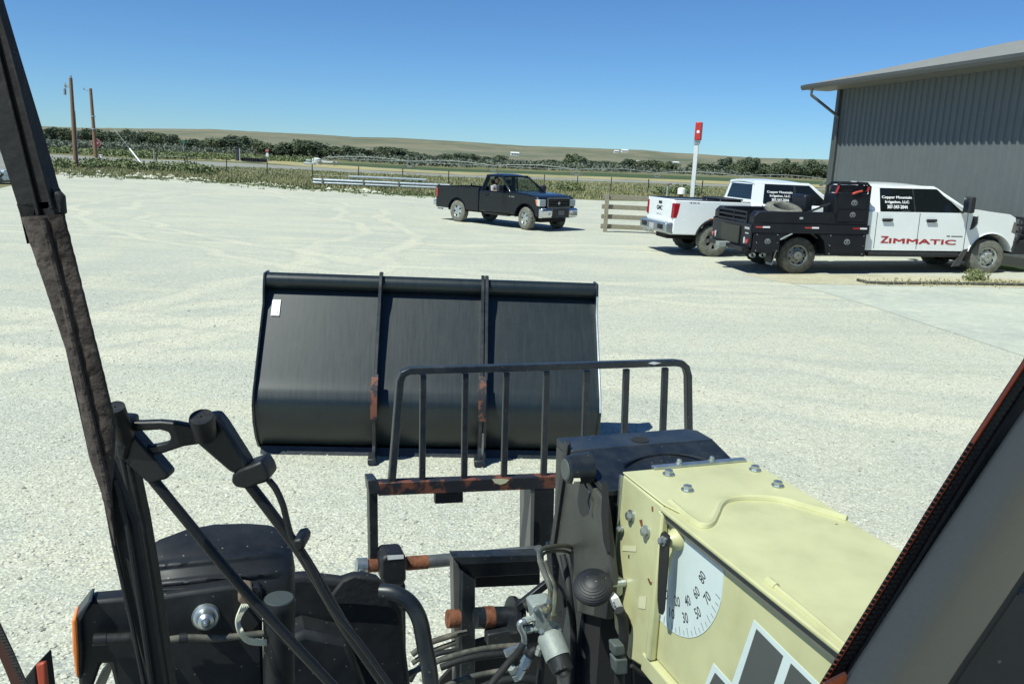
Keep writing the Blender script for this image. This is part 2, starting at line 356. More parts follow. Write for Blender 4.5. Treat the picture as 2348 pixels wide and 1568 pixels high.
# gravel lot
far_edge = [(0, 432), (60, 418), (120, 402), (160, 399), (230, 403), (262, 404), (330, 411), (395, 411), (470, 417), (560, 422), (640, 429), (720, 434), (850, 444), (1000, 452), (1150, 455), (1310, 457), (1430, 461), (1560, 464), (1700, 468), (1893, 474)]
pts = [tuple(G(*p)[:2]) for p in far_edge]
pts = [(-60, pts[0][1]-4)] + pts + [(pts[-1][0]+6, pts[-1][1]), (60, 50), (60, -40), (-60, -40)]
sheet('gravel_lot', pts, 0.0, gravel, px=False, label='pale gravel lot')
sheet('road', [(-400, 352), (0, 350), (135, 355), (337, 366), (438, 369), (539, 373.5), (674, 381), (791, 388), (930, 394), (1100, 402.5), (1300, 408), (1600, 421), (2400, 448), (2400, 452), (1600, 426), (1300, 413.5), (1100, 408), (930, 400), (791, 394), (674, 388), (539, 383), (438, 382.5), (337, 383), (240, 380), (135, 378), (0, 400), (-400, 408)], 0.004-0.02, asphalt, label='worn grey asphalt road')
sheet('stubble_strip', [(430, 361.5), (520, 364), (650, 369), (719, 375), (870, 385), (1025, 393), (1240, 400), (1438, 407.5), (1700, 417), (2100, 431), (2100, 441), (1700, 424), (1438, 413), (1240, 406), (1025, 399.5), (870, 392), (719, 383), (640, 376), (520, 369), (436, 365.5)], 0.004-0.02, strawm, label='straw yellow stubble strip')
sheet('crop_field', [(640, 368.4), (719, 371), (872, 377), (1025, 386.5), (1240, 394), (1438, 399), (1700, 409), (2100, 424), (2100, 430.7), (1700, 416.7), (1438, 407.2), (1240, 399.7), (1025, 392.7), (872, 384.7), (719, 374.6)], 0.004-0.02, cropm, label='dark green crop field')
sheet('concrete_pad', [(1815, 651), (1960, 654), (2348, 661), (2900, 672), (2900, 1010), (2348, 817), (1990, 700), (1880, 668)], 0.005, concrete, label='pale concrete pad')
sheet('dirt_shoulder', [(1700, 628), (1850, 628), (2100, 632), (2348, 640), (2700, 650), (2900, 671.5), (2348, 660.5), (1960, 653.5), (1815, 650.5), (1760, 641)], 0.004, dirtm, label='bare tan dirt beside the pad')
sheet('lawn', [(2210, 596), (2290, 590), (2500, 592), (2900, 600), (2900, 655), (2500, 633), (2330, 622), (2240, 612)], 0.008, lawnm, label='strip of mown lawn by the shed')

# hills
RDG = [(-600, 33), (0, 22), (200, 24), (350, 29), (480, 34), (600, 33), (720, 33), (800, 31), (860, 33), (900, 34), (1050, 32), (1180, 29), (1250, 30), (1400, 31), (1450, 32), (1500, 29), (1560, 29), (1640, 27), (1700, 26), (1893, 30), (2100, 32), (3000, 40)]
def ridge(az):
    px = 1174+FP*math.tan(az)
    for (a, ea), (b, eb) in zip(RDG, RDG[1:]):
        if px <= b: return (ea+(eb-ea)*max(0, (px-a))/(b-a))/FP
    return RDG[-1][1]/FP
from mathutils import noise as NZ
mb = MB(); NA, NR = 420, 60
for i in range(NA+1):
    az = math.radians(-62+124*i/NA); e = ridge(az)
    for j in range(NR+1):
        t = j/NR
        Rr = 430+1500*t if t <= 0.86 else 430+1500*t
        s = min(1, t/0.86); z = (e*(430+1500*0.86)+CH)*(s**1.25)
        n = NZ.fractal((math.sin(az)*Rr*0.006, math.cos(az)*Rr*0.006, 0.3), 0.9, 2.0, 5)
        z += n*5.0*math.sin(math.pi*min(1, s))*(0.4+s)
        z += 0.5*NZ.noise((az*120, s*3, 1))*s
        if t > 0.86: z -= (t-0.86)*140
        y = math.cos(az)*Rr/ max(0.35, math.cos(az)) ; x = math.sin(az)*Rr/max(0.35, math.cos(az))
        if j == 0: z = -1.0
        mb.v.append(Vector((x, y, z)))
for i in range(NA):
    for j in range(NR):
        a = i*(NR+1)+j; mb.f.append((a, a+NR+1, a+NR+2, a+1))
tag(mb.build('hills', hillm, ang=80), 'long low dry tan hills', kind='structure')

# ------------------------------------------------------------------ trees and brush
def leaf_cluster(mb, c, r, n, size, rnd, flat=0.8):
    for _ in range(n):
        while True:
            d = Vector((rnd.uniform(-1,1), rnd.uniform(-1,1), rnd.uniform(-1,1)))
            if 0.2 < d.length < 1: break
        d = d.normalized()*(0.55+0.45*rnd.random())
        p = Vector(c)+Vector((d.x*r, d.y*r, d.z*r*flat)); s = size*rnd.uniform(0.6, 1.3)
        a = Vector((rnd.uniform(-1,1), rnd.uniform(-1,1), rnd.uniform(-1,1))).normalized(); b = a.orthogonal().normalized()
        b = (b+d*0.3).normalized(); a = a.cross(b).normalized()
        mb.add([p-a*s-b*s*0.6, p+a*s-b*s*0.5, p+a*s*0.7+b*s*0.7, p-a*s*0.8+b*s*0.6], [(0,1,2,3)])
def tree_proto(seed, label, group, wide=1.0):
    rnd = random.Random(seed); root = thing('tree', label, 'tree', (0, -400-seed, 0), group=group)
    t = MB(); t.tube([(0,0,-0.02),(0.01,0,0.15),(0.03,0.02,0.35),(0.02,0.0,0.6)], [0.045,0.035,0.03,0.018], 7)
    lobes = []
    for k in range(9):
        a = rnd.uniform(0, 6.28); rr = rnd.uniform(0.12, 0.36)*wide; z = rnd.uniform(0.28, 0.80)
        rr *= 1.15-0.6*z
        c = (math.cos(a)*rr, math.sin(a)*rr, z); lobes.append(c)
        t.tube([(0.02,0,0.25+0.2*rnd.random()), (c[0]*0.6, c[1]*0.6, z*0.8), c], [0.018, 0.012, 0.005], 5)
    t.build('trunk', bark, root)
    m = MB()
    for c in lobes: leaf_cluster(m, c, rnd.uniform(0.13, 0.22), 150, 0.028, rnd, 0.85)
    leaf_cluster(m, (0, 0, 0.5), 0.3*wide, 250, 0.03, rnd, 1.2)
    m.build('crown', foliage, root, smooth=False)
    return root
protos = [tree_proto(s, 'dark green cottonwood crowded in the distant river tree line', 'river tree line', w) for s, w in ((1, 1.0), (2, 1.2), (3, 0.9), (4, 1.3), (5, 1.1))]
TOPS = [(-200, 285), (0, 288), (90, 292), (120, 287), (160, 291), (200, 290), (240, 293), (262, 297), (300, 293), (330, 292), (360, 300), (400, 305), (420, 312), (470, 318), (500, 312), (545, 304), (575, 310), (600, 324), (625, 332), (660, 322), (700, 316), (735, 320), (765, 330), (800, 330), (850, 340), (875, 333), (905, 331), (935, 345), (975, 352), (990, 362), (1010, 349), (1060, 348), (1095, 350), (1105, 366), (1118, 356), (1150, 354), (1172, 366), (1235, 366), (1265, 362), (1290, 370), (1305, 350), (1325, 349), (1345, 368), (1380, 364), (1417, 368), (1440, 362), (1470, 366), (1490, 359), (1503, 362), (1515, 369), (1535, 364), (1548, 378), (1590, 378), (1612, 368), (1628, 372)]
def topy(x):
    for (a, ya), (b, yb) in zip(TOPS, TOPS[1:]):
        if x <= b: return ya+(yb-ya)*(x-a)/(b-a)
    return 364+8*math.sin(x*0.05)
rnd = random.Random(11)
def place_tree(px, ty, dist, w, proto, label=None, group=True, first=False):
    base = D(px, ty, dist); zt = base.z; g = Vector((base.x, base.y, -0.1)); h = zt+0.1
    r = dup(proto, g, rnd.uniform(0, 6.28), (w, w, h), label)
    if not group: del r['group']
    return r
x = 60.0
while x < 990:
    dist = 360 if x < 430 else (300 if x < 600 else 255); dist += rnd.uniform(-12, 18)
    place_tree(x, topy(x)+rnd.uniform(-1, 4), dist, rnd.uniform(7.5, 11), rnd.choice(protos)); x += rnd.uniform(10, 17)
for x in (1005, 1018, 1032, 1046, 1060, 1074, 1088, 1098, 1118, 1131, 1146, 1160, 1238, 1256, 1270, 1284, 1308, 1319, 1331, 1342, 1356, 1372, 1388, 1404, 1440, 1452, 1466, 1484, 1494, 1503, 1519, 1530, 1540):
    place_tree(x, topy(x)+rnd.uniform(-1, 3), 262+rnd.uniform(-8, 14), rnd.uniform(5.5, 8), rnd.choice(protos))
x = 1668.0
while x < 1960:
    place_tree(x, 364+6*math.sin(x*0.09)+rnd.uniform(-3, 5)+(-3 if x < 1740 else 3), 285+rnd.uniform(-10, 12), rnd.uniform(6.5, 10), rnd.choice(protos)); x += rnd.uniform(10, 16)
for px, ty, w, lab in ((1614, 369, 15, 'round cottonwood just right of the tall red sign mast'), (1650, 371, 12, 'lone small round tree on the slope left of the shed corner grove')):
    place_tree(px, ty, 290, w, protos[1], lab, group=False)
for p in protos:
    for c in list(p.children): bpy.data.objects.remove(c)
    bpy.data.objects.remove(p)

def bush_band(name, n, zone, hrange, leafs, size, m, label, seed, wr=(0.7, 1.6)):
    rnd = random.Random(seed); mb = MB()
    for _ in range(n):
        x, y = zone(rnd); g = G(x, y); h = rnd.uniform(*hrange); w = h*rnd.uniform(*wr)
        for k in range(2):
            c = (g.x+rnd.uniform(-w, w)*0.5, g.y+rnd.uniform(-w, w)*0.5, g.z+h*0.5)
            leaf_cluster(mb, c, w*0.6, leafs, size*rnd.uniform(0.8, 1.2), rnd, h/w*0.9)
    return tag(mb.build(name, m, smooth=False), label, kind='stuff')
def lerp(tb, x):
    for (a, ya), (b, yb) in zip(tb, tb[1:]):
        if x <= b: return ya+(yb-ya)*(x-a)/(b-a)
    return tb[-1][1]
BT = [(0, 323), (150, 325), (430, 334), (600, 346), (700, 352), (800, 358), (1000, 371), (1200, 376), (1500, 389), (1893, 405), (2000, 409)]
BB = [(0, 340), (150, 342), (430, 352), (600, 357), (700, 360), (800, 370), (1000, 383), (1200, 389), (1500, 398), (1893, 411), (2000, 415)]
def z1(r):
    x = r.uniform(40, 1930); a, b = lerp(BT, x), lerp(BB, x); return x, a+(b-a)*(r.random()**0.8)
bush_band('brush', 2600, z1, (0.9, 2.3), 11, 0.26, foliage2, 'grey green olive brush below the river trees', 21)
def z2(r):
    x = r.uniform(60, 720); a, b = lerp([(0, 341), (430, 356), (720, 366)], x), lerp([(0, 349), (150, 353), (330, 364), (440, 366), (720, 372)], x); return x, r.uniform(a, b)
bush_band('roadside_grass', 1300, z2, (0.35, 0.9), 8, 0.16, weed_leaf, 'green roadside growth on the far side of the road', 22, (1, 2.2))

def tufts(name, n, zone, h, m, label, seed, w=0.03, blades=7, spread=0.25):
    rnd = random.Random(seed); mb = MB()
    for _ in range(n):
        x, y = zone(rnd); g = G(x, y)
        for k in range(blades):
            a = rnd.uniform(0, 6.28); hh = h*rnd.uniform(0.5, 1.2); o = Vector((rnd.uniform(-spread, spread), rnd.uniform(-spread, spread), 0))
            l = Vector((math.cos(a), math.sin(a), 0)); s = Vector((-l.y, l.x, 0))*w*rnd.uniform(0.7, 1.5); b = g+o
            mb.add([b-s, b+s, b+l*hh*0.35+Vector((0,0,hh))], [(0,1,2)])
    return tag(mb.build(name, m, smooth=False), label, kind='stuff')
VT = [(120, 379), (240, 381), (337, 385), (438, 385), (540, 385), (674, 390), (791, 396), (930, 402), (1100, 410), (1300, 416), (1600, 430), (1900, 442)]
VB = [(120, 398), (230, 401), (330, 407), (395, 407), (560, 420), (720, 432), (850, 440), (1000, 449), (1310, 455), (1560, 462), (1900, 470)]
def z3(r):
    x = r.uniform(125, 1880); return x, r.uniform(lerp(VT, x), lerp(VB, x))
tufts('verge_grass', 9000, z3, 0.27, dry_grass, 'tall dry grass between gravel lot and road', 31, 0.035)
tufts('verge_weeds', 3500, z3, 0.22, weed_leaf, 'green weeds between gravel lot and road', 32, 0.05)
def z4(r):
    x = r.uniform(150, 1250); return x, lerp(VB, x)+abs(r.gauss(0, 3.5))-1
tufts('lot_edge_weeds', 900, z4, 0.12, weed_leaf, 'small weeds creeping onto the gravel edge', 33, 0.05, 6)
def z5(r):
    c = r.choice([(150, 385, 12), (215, 385, 22), (240, 383, 18), (285, 383, 14), (300, 388, 30), (360, 392, 30), (415, 390, 16), (425, 395, 20), (470, 400, 20)]); return r.gauss(c[0], c[2]*0.6), c[1]+r.uniform(-4, 6)
bush_band('weedy_brush', 190, z5, (0.35, 0.95), 26, 0.09, weed_leaf, 'bushy weeds around the utility poles and log rail', 34)
def z6(r):
    c = r.choice([(1312, 442, 12), (1310, 440, 15), (1545, 448, 12), (1515, 452, 10), (1590, 452, 8), (950, 430, 10)]); return r.gauss(c[0], c[2]*0.6), c[1]+r.uniform(-3, 3)
bush_band('green_weed_clumps', 46, z6, (0.45, 0.95), 40, 0.07, weed_leaf, 'green weed clumps behind the black pickup and fence', 35)

# stones: rubble along the lot edge, gravel near the machine
def stones(name, n, zone, sz, m, label, seed):
    rnd = random.Random(seed); mb = MB()
    base = [(0,0,1),(0.9,0,0.25),(0.2,0.9,0.3),(-0.8,0.45,0.2),(-0.7,-0.6,0.3),(0.3,-0.9,0.2),(0,0,-0.6)]
    fs = [(0,1,2),(0,2,3),(0,3,4),(0,4,5),(0,5,1),(6,2,1),(6,3,2),(6,4,3),(6,5,4),(6,1,5)]
    for _ in range(n):
        g = zone(rnd); s = rnd.uniform(*sz)*(1 if rnd.random() > 0.06 else 1.8); a = rnd.uniform(0, 6.28); ca, sa = math.cos(a), math.sin(a); fx, fz = rnd.uniform(0.7, 1.3), rnd.uniform(0.4, 0.8)
        vs = []
        for b in base:
            x, y, z = b[0]*fx+rnd.uniform(-.2,.2), b[1]+rnd.uniform(-.2,.2), b[2]*fz
            vs.append((g.x+s*(x*ca-y*sa), g.y+s*(x*sa+y*ca), g.z+s*z))
        mb.add(vs, fs)
    return tag(mb.build(name, m, smooth=False), label, kind='stuff')
stone_m = mat('loose_stone', (0.40, 0.385, 0.32), 0.9, 0, 0, 14, 0.2, 200, col2=(0.66, 0.63, 0.52), thr=(0.35, 0.65))
stone_d = mat('dark_stone', (0.17, 0.18, 0.17), 0.9, 0, 0, 14, col2=(0.36, 0.33, 0.27), thr=(0.35, 0.65))
def near(rnd):
    d = 3.2+15*rnd.random()**1.25; az = rnd.uniform(-0.72, 0.72); x, y = d*math.sin(az), d*math.cos(az)
    return Vector((x, y, Hz(x)+0.001))
stones('loose_gravel', 26000, near, (0.005, 0.013), stone_m, 'loose pale gravel scattered over the lot', 41)
stones('dark_gravel', 3500, near, (0.005, 0.012), stone_d, 'darker pebbles scattered over the lot', 42)
def rub(rnd):
    c = rnd.choice([(300, 397, 40), (325, 395, 28), (345, 398, 30), (230, 400, 25), (160, 396, 20), (430, 408, 50), (620, 424, 60), (820, 440, 60)]); x = rnd.gauss(c[0], c[2]*0.6)
    return G(x, lerp(VB, x)-1+rnd.gauss(-1.0 if c[0] < 400 else 1, 1.8))
stones('limestone_rubble', 700, rub, (0.05, 0.22), mat('limestone', (0.56, 0.54, 0.44), 0.9, 0, 0.15, 6, 0.3, 30), 'pale limestone rubble along the lot edge', 43)

# ================================================================== FAR THINGS
def upright(mb, p, h, r0, r1=None, n=10): mb.tube([p+Vector((0,0,-0.1)), p+Vector((0,0,h))], [r0, r1 or r0], n); return mb
def hgt(px, py_base, py_top):
    g = G(px, py_base); d = ray(px, py_top); return (CAM+d*(g.y/d.y)).z-g.z
# utility poles
g = G(175, 388); h = hgt(175, 388, 180)
t = thing('utility_pole', 'taller brown wooden utility pole with transformer bracket at its top left', 'utility pole', g)
MB().tube([(0,0,-.2),(0,0,h)], [0.19, 0.13], 12).build('shaft', pole_wood, t)
MB().lathe([(0,0.05),(0.0,.09),(0.25,.1),(0.27,.05)], (0,0,h-0.05), (0,0,1), 10).build('cap', galv, t)
mb = MB(); mb.beam((0,0,h-0.75),(-0.55,0,h-0.75),0.05,0.05); mb.beam((0,0,h-0.45),(-0.55,0,h-0.75),0.03,0.03)
for k in range(3): mb.lathe([(0,.02),(.03,.07),(.10,.04),(.13,.07),(.2,.04),(.26,.02)], (-0.45-0.06*k,0.05*k,h-0.73+0.1*(k%2)), (0,0,1), 8)
mb.build('insulator_bracket', cast_metal, t)
mb = MB(); mb.lathe([(0,.01),(0,.11),(.5,.11),(.5,.01)], (-0.55,0,h-1.35), (0,0,1), 12); mb.build('transformer', mat('transformer_grey',(0.25,0.3,0.32),0.5), t, smooth=True)
MB().tube([(0.2,0,.05),(0.2,0,h-2.6)], 0.02, 6).build('conduit', galv, t)
MB().lathe([(0,0.01),(0,.45),(.14,.38),(.16,.01)], (0,0,-0.02), (0,0,1), 10).build('footing', concrete, t)
g2 = G(221, 373); h2 = hgt(221, 373, 204)
lean = Vector((-0.09, 0, 0))
t = thing('utility_pole', 'shorter leaning utility pole beside the near stop sign', 'utility pole', g2)
MB().tube([(0,0,-.2), lean*2+Vector((0,0,h2))], [0.21, 0.15], 12).build('shaft', pole_wood, t)
mb = MB(); mb.beam((-0.2,0,h2-0.3),(-0.95,0,h2-0.15),0.05,0.05); mb.lathe([(0,.02),(.03,.08),(.1,.04),(.14,.08),(.2,.03)], (-0.9,0,h2-0.15),(0,0,1),8)
mb.build('insulator_bracket', cast_metal, t)
for z in (h2*0.45, h2*0.62): MB().lathe([(0,.01),(0,.24),(.12,.24),(.12,.01)], (-0.07,0,z), (0,0,1), 12).build('steel_band', galv, t)
# guy wire
ga = G(333, 387); top = g2+Vector((-0.15,0,h2*0.9))
gtop = D(262, 296, g2.y-6)
t = thing('guy_wire', 'slanting guy wire with long white marker tube on its lower half', 'guy wire', ga)
MB().tube([ga, gtop], 0.02, 6).build('cable', galv, t, world=True)
q = ga+(gtop-ga)*0.48
MB().tube([ga+(gtop-ga)*0.03, q], 0.07, 8).build('marker_tube', white_mark, t, world=True)
MB().tube([ga+Vector((0,0,-.1)), ga+Vector((0,0,.25))], 0.06, 8).build('anchor', galv, t, world=True)

def octa(r, z, y, n=8): return [Vector((r*math.cos(math.pi/8+k*math.pi/4), y, z+r*math.sin(math.pi/8+k*math.pi/4))) for k in range(n)]
def stop_sign(px, pyb, pyt, pyb2, label, rot, below=False):
    g = G(px, pyb); h = hgt(px, pyb, pyt); z0 = hgt(px, pyb, pyb2); r = (h-z0)/2*1.04
    t = thing('stop_sign', label, 'stop sign', g, rot)
    MB().box((-.03,-.03,-.2),(.03,.03,z0+0.2)).build('post', galv, t)
    MB().prism(octa(r, z0+r, -.06), (0,.012,0)).build('white_rim', white_mark, t, smooth=False)
    f = MB().prism(octa(r*0.93, z0+r, -.066), (0,.006,0)).build('red_panel', red_mark, t, smooth=False)
    text('lettering', 'STOP', white_mark, f, (-r*0.62, -.067, z0+r*0.72), (1,0,0), (0,0,1), r*0.56, r*1.24, depth=0.002)
    if below:
        MB().box((-r*.72,-.07,z0-r*2.3),(r*.72,-.055,z0-0.08)).build('lower_panel', white_mark, t, smooth=False)
    return t
stop_sign(222, 372, 319, 339, 'red stop sign near the shorter utility pole', math.radians(25))
stop_sign(613, 374, 342, 350, 'small far red stop sign with white plate underneath', math.radians(8), True)
# small posts
def post(px, pb, pt, w, m, name, label, cat, group=None):
    g = G(px, pb); h = hgt(px, pb, pt); s = (g-CAM).length/FP*w
    mb = MB().box((-s/2,-s/2,-.1),(s/2,s/2,h))
    mb.prism([(-s*.7,-s*.7,h),(s*.7,-s*.7,h),(s*.7,s*.7,h),(-s*.7,s*.7,h)], (0,0,s*.4))
    return tag(mb.build(name, m, loc=g, bevel=s*.1), label, cat, group)
post(544, 369, 340, 6, mat('dark_post',(0.03,0.04,0.045),0.7), 'marker_post', 'thick dark marker post left of the far stop sign', 'post')
post(550, 369, 341, 2, mat('pale_post',(0.35,0.4,0.4),0.7), 'marker_post', 'thin pale stake touching the thick dark marker post', 'post')
post(354, 370, 343, 3, wood_grey, 'fence_stake', 'slim grey wooden stake across the road right of the guy wire', 'post')
post(438, 385, 379, 5, orange_paint, 'survey_marker', 'small orange survey marker among the verge weeds', 'marker')
post(232, 367, 357, 4, white_mark, 'white_marker', 'short white marker post left of the log rail', 'post')
g = G(422, 352); h = hgt(422, 352, 322)
t = thing('road_sign', 'faint green street sign in front of the river trees', 'road sign', g)
MB().box((-.04,-.04,-.2),(.04,.04,h)).build('post', galv, t)
MB().box((-.45,-.08,h-.75),(.45,-.05,h)).build('panel', mat('sign_green',(0.03,0.12,0.10),0.5), t)
# log rail
t = thing('log_rail', 'low weathered log rail on short posts between the weeds', 'rail fence', G(285, 385))
P3 = [(239, 379, 365), (284, 384, 366), (330, 388, 369)]
tops = []
for px, pb, pt in P3:
    g = G(px, pb); h = hgt(px, pb, pt); tops.append(g+Vector((0,0,h*0.75))); MB().tube([g-Vector((0,0,.1)), g+Vector((0,0,h))], 0.11, 8).build('post', wood_grey, t, world=True)
MB().tube([tops[0]+Vector((-.3,-.15,0)), tops[1]+Vector((0,-.15,0)), tops[2]+Vector((.4,-.15,-.1))], [0.1,0.09,0.08], 8).build('rail', wood_grey, t, world=True)
# wire fence
t = thing('wire_fence', 'thin wire fence with steel stakes running through the verge', 'wire fence', G(923, 419))
prev = None; wm = MB()
for px, pb in ((360, 385), (430, 388), (520, 396), (613, 403), (716, 410), (822, 416), (923, 421), (1028, 426), (1140, 430), (1247, 434), (1323, 437), (1400, 440), (1485, 447), (1608, 452), (1750, 456)):
    g = G(px, pb); MB().box((g.x-.035,g.y-.035,g.z-.1),(g.x+.035,g.y+.035,g.z+1.25)).build('stake', trim_black, t, world=True)
    if prev is not None:
        for z in (0.35, 0.75, 1.15): wm.tube([prev+Vector((0,0,z)), g+Vector((0,0,z))], 0.006, 4)
    prev = g
wm.build('wire', galv, t, world=True)
# culvert pipes and farm gear across the road
g0 = G(555, 371.5)
for k in range(8):
    g = G(556+5*k, 371.3+0.25*k)
    tag(MB().lathe([(0,.33),(2.2,.33),(2.2,.27),(0,.27)], g+Vector((0,0,.36)), (0.3,1,0), 16, True).build('culvert_pipe', mat('culvert_black',(0.03,0.03,0.03),0.8), loc=g, world=True), 'short black culvert pipe in the row by the straw strip', 'pipe', 'row of culvert pipes')
g = G(726, 375); t = thing('water_tank', 'pale domed water tank near the pivot start', 'tank', g)
hh = hgt(726, 375, 361)
MB().lathe([(0,.01),(0,.85),(hh*.75,.85),(hh*.95,.4),(hh,.01)], (0,0,-0.05), (0,0,1), 20).build('shell', mat('tank_pale',(0.62,0.64,0.58),0.5), t)
MB().lathe([(0,.01),(0,.2),(.12,.2),(.14,.01)], (0,0,hh-0.06), (0,0,1), 12).build('hatch', trim_black, t)
g = G(710, 377.5); t = thing('pump_unit', 'low grey pump skid just left of the water tank', 'pump', g)
MB().box((-.9,-.5,0),(.9,.5,.35)).build('skid', galv, t, bevel=.03)
mb = MB(); mb.lathe([(0,.01),(0,.25),(.8,.25),(.8,.01)], (-.6,0,.6), (1,0,0), 12); mb.tube([(.3,0,.6),(.6,0,.6),(.7,0,1.1)], .08, 8); mb.build('motor', cast_metal, t)
g = G(752, 378.5); t = thing('farm_implement', 'white and dark farm implement right of the water tank', 'implement', g)
MB().box((-1.6,-.5,.35),(1.6,.5,.65)).build('frame', mat('implement_white',(0.6,0.62,0.6),0.5), t, bevel=.03)
for xx in (-1.2, 1.2): MB().lathe([(-.1,.01),(-.1,.33),(.1,.33),(.1,.01)], (xx,-.55,.33), (0,1,0), 16).build('wheel', tyre_rubber, t)
MB().beam((-0.4,0,.6),(1.4,0,1.2),.12,.12).build('boom', trim_black, t)
# irrigation pivot
pivot_m = mat('pivot_steel', (0.34, 0.36, 0.35), 0.6, 0.2)
TW = [(743, 361.5, 376.5), (938, 370, 386), (1130, 380, 396), (1321, 389, 404), (1506, 397, 409.5), (1700, 404, 419), (1893, 411, 428), (2080, 417, 437)]
t = thing('irrigation_pivot', 'long silver centre pivot irrigation line arching across the far field', 'irrigation pivot', G(743, 376.5))
gs = []
for px, pt, pb in TW:
    g = G(px, pb); h = hgt(px, pb, pt); gs.append((g, h))
    mb = MB()
    for s in (-1, 1): mb.beam(g+Vector((s*.75, 0, 0.2)), g+Vector((0,0,h)), .07, .07)
    mb.beam(g+Vector((-.75,0,.25)), g+Vector((.75,0,.25)), .09, .09)
    mb.build('tower', galv, t, world=True)
    for s in (-.75, .75): MB().lathe([(-.12,.01),(-.12,.30),(.12,.30),(.12,.01)], g+Vector((s,0,.3)), (0,1,0), 14).build('wheel', tyre_rubber, t, world=True)
for (a, ha), (b, hb) in zip(gs, gs[1:]):
    P = [a.lerp(b, k/12)+Vector((0,0,ha+(hb-ha)*k/12+0.42*math.sin(math.pi*k/12))) for k in range(13)]
    MB().tube(P, 0.05, 6).build('span_pipe', pivot_m, t, world=True)
    mb = MB(); lw = [p-Vector((0,0,0.5*math.sin(math.pi*k/12))) for k, p in enumerate(P)]
    mb.tube(lw, 0.015, 4)
    for k in range(2, 12, 2): mb.tube([P[k], lw[k]], .02, 4)
    mb.build('truss_rod', galv, t, world=True)
# stacked galvanised pipes behind the black pickup
def pipe_stack(name, label, a, b, rows, r, cat='pipe rack'):
    t = thing(name, label, cat, a)
    d = (b-a).normalized(); s = Vector((-d.y, d.x, 0))
    L = (b-a).length
    for f in (0.06, 0.36, 0.62, 0.92):
        p = a+d*L*f; mb = MB()
        for q in (-.42, .42): mb.beam(p+s*q-Vector((0,0,.02)), p+s*q+Vector((0,0,.62)), .08, .08)
        mb.beam(p-s*.45+Vector((0,0,.12)), p+s*.45+Vector((0,0,.12)), .08, .1); mb.build('stanchion', wood_grey, t, world=True)
    k = 0
    for j in range(rows):
        for i in range(4):
            off = random.uniform(-.15, .15); o = s*((i-1.5)*r*2.06)+Vector((0,0,.17+r+j*r*1.95))
            MB().tube([a+o+d*off, b+o+d*off], r, 12).build('pipe', galv, t, world=True)
    return t
a, b = G(722, 428), G(1030, 441)
pipe_stack('pipe_rack', 'rack of long galvanised pipes lying behind the black pickup', a, b, 2, 0.10)
d = (b-a).normalized()
MB_ = MB()
for i in range(3):
    o = Vector((0, .15*i, .78)); MB_.tube([a+d*2.3+o, a+d*7.6+o], .075, 10)
tag(MB_.build('loose_pipes', galv, world=True, loc=a), 'three shorter galvanised pipes laid on top of the pipe rack', 'pipes')
a, b = G(-90, 414), G(18, 422)
pipe_stack('pipe_rack', 'second pipe rack at the far left beyond the cab pillar', a, b, 2, 0.14)
# sign mast
g = G(1586, 462); hm = hgt(1586, 462, 280)
t = thing('sign_mast', 'tall square white mast carrying a red sign cabinet', 'sign mast', g, math.radians(-18))
yd = g.y/FP; w = 9*yd
MB().box((-w/2,-w/2,-.3),(w/2,w/2,hm*0.80)).build('post', mat('mast_white',(0.62,0.64,0.64),0.45), t, bevel=.02)
z0, z1_ = hm*0.775, hm*1.0; wc = 12*yd
MB().box((-wc/2+.02,-.33,z0),(wc/2+.08,.33,z1_)).build('cabinet', mat('sign_red',(0.50,0.035,0.03),0.4), t, bevel=.05)
mb = MB(); mb.lathe([(0,.01),(0,.10),(.02,.10),(.02,.01)], (.06,-.335,z0+.55), (0,-1,0), 20); mb.build('round_logo', white_mark, t)
MB().box((-w*.75,-w*.75,z0-.22),(w*.75,w*.75,z0-.005)).build('collar', galv, t)
# well casing
g = G(1560, 468); h = hgt(1560, 468, 430)
t = thing('well_head', 'white capped brown well pipe behind the pickup bed', 'well head', g)
MB().tube([(0,0,-.1),(0,0,h*.6)], .14, 14).build('casing', rust, t)
MB().lathe([(0,.01),(0,.24),(h*.3,.24),(h*.38,.15),(h*.4,.01)], (0,0,h*.6), (0,0,1), 18).build('cap', white_mark, t)
g = G(1528, 461); t = thing('hydrant', 'small pale standpipe left of the capped well pipe', 'standpipe', g)
MB().tube([(0,0,-.1),(0,0,.95),(.08,0,1.05),(.2,0,1.0)], .05, 8).build('pipe', galv, t); MB().lathe([(0,.01),(0,.11),(.05,.11),(.06,.01)], (0,0,1.1), (0,0,1), 10).build('valve_wheel', rust, t)
# houses
from mathutils.bvhtree import BVHTree
_h = bpy.data.objects['hills'].data
HB = BVHTree.FromPolygons([v.co for v in _h.vertices], [tuple(p.vertices) for p in _h.polygons])
def house(px, py, wpx, hpx, label, c=(0.72, 0.72, 0.68)):
    r = ray(px, py).normalized(); hit = HB.ray_cast(CAM, r)
    p = hit[0] if hit[0] is not None else D(px, py, 460)
    k = (p-CAM).length/FP; w, h, d = wpx*k, hpx*k*0.62, wpx*k*0.6
    t = thing('house', label, 'house', p, math.radians(12))
    MB().box((-w/2,-d/2,-h*.5),(w/2,d/2,h)).build('wall', mat('house_wall', c, 0.8), t, smooth=False)
    MB().prism([(-w/2-.3,-d/2-.4,h),(-w/2-.3,d/2+.4,h),(-w/2-.3,0,h*1.6)], (w+.6,0,0)).build('roof', mat('house_roof',(0.6,0.6,0.58),0.7), t, smooth=False)
    n = 3
    for q in range(n):
        x = -w/2+w*(q+.3)/n; MB().box((x,-d/2-.06,h*.3),(x+w*.1,-d/2-.004,h*.75)).build('window', tint_glass, t, smooth=False)
house(1180, 357, 18, 8, 'low white house in the middle of the far slope')
house(1413, 351, 10, 6, 'first small house up on the ridge line')
house(1432, 350, 14, 7, 'wider ridge house right of the first small one')
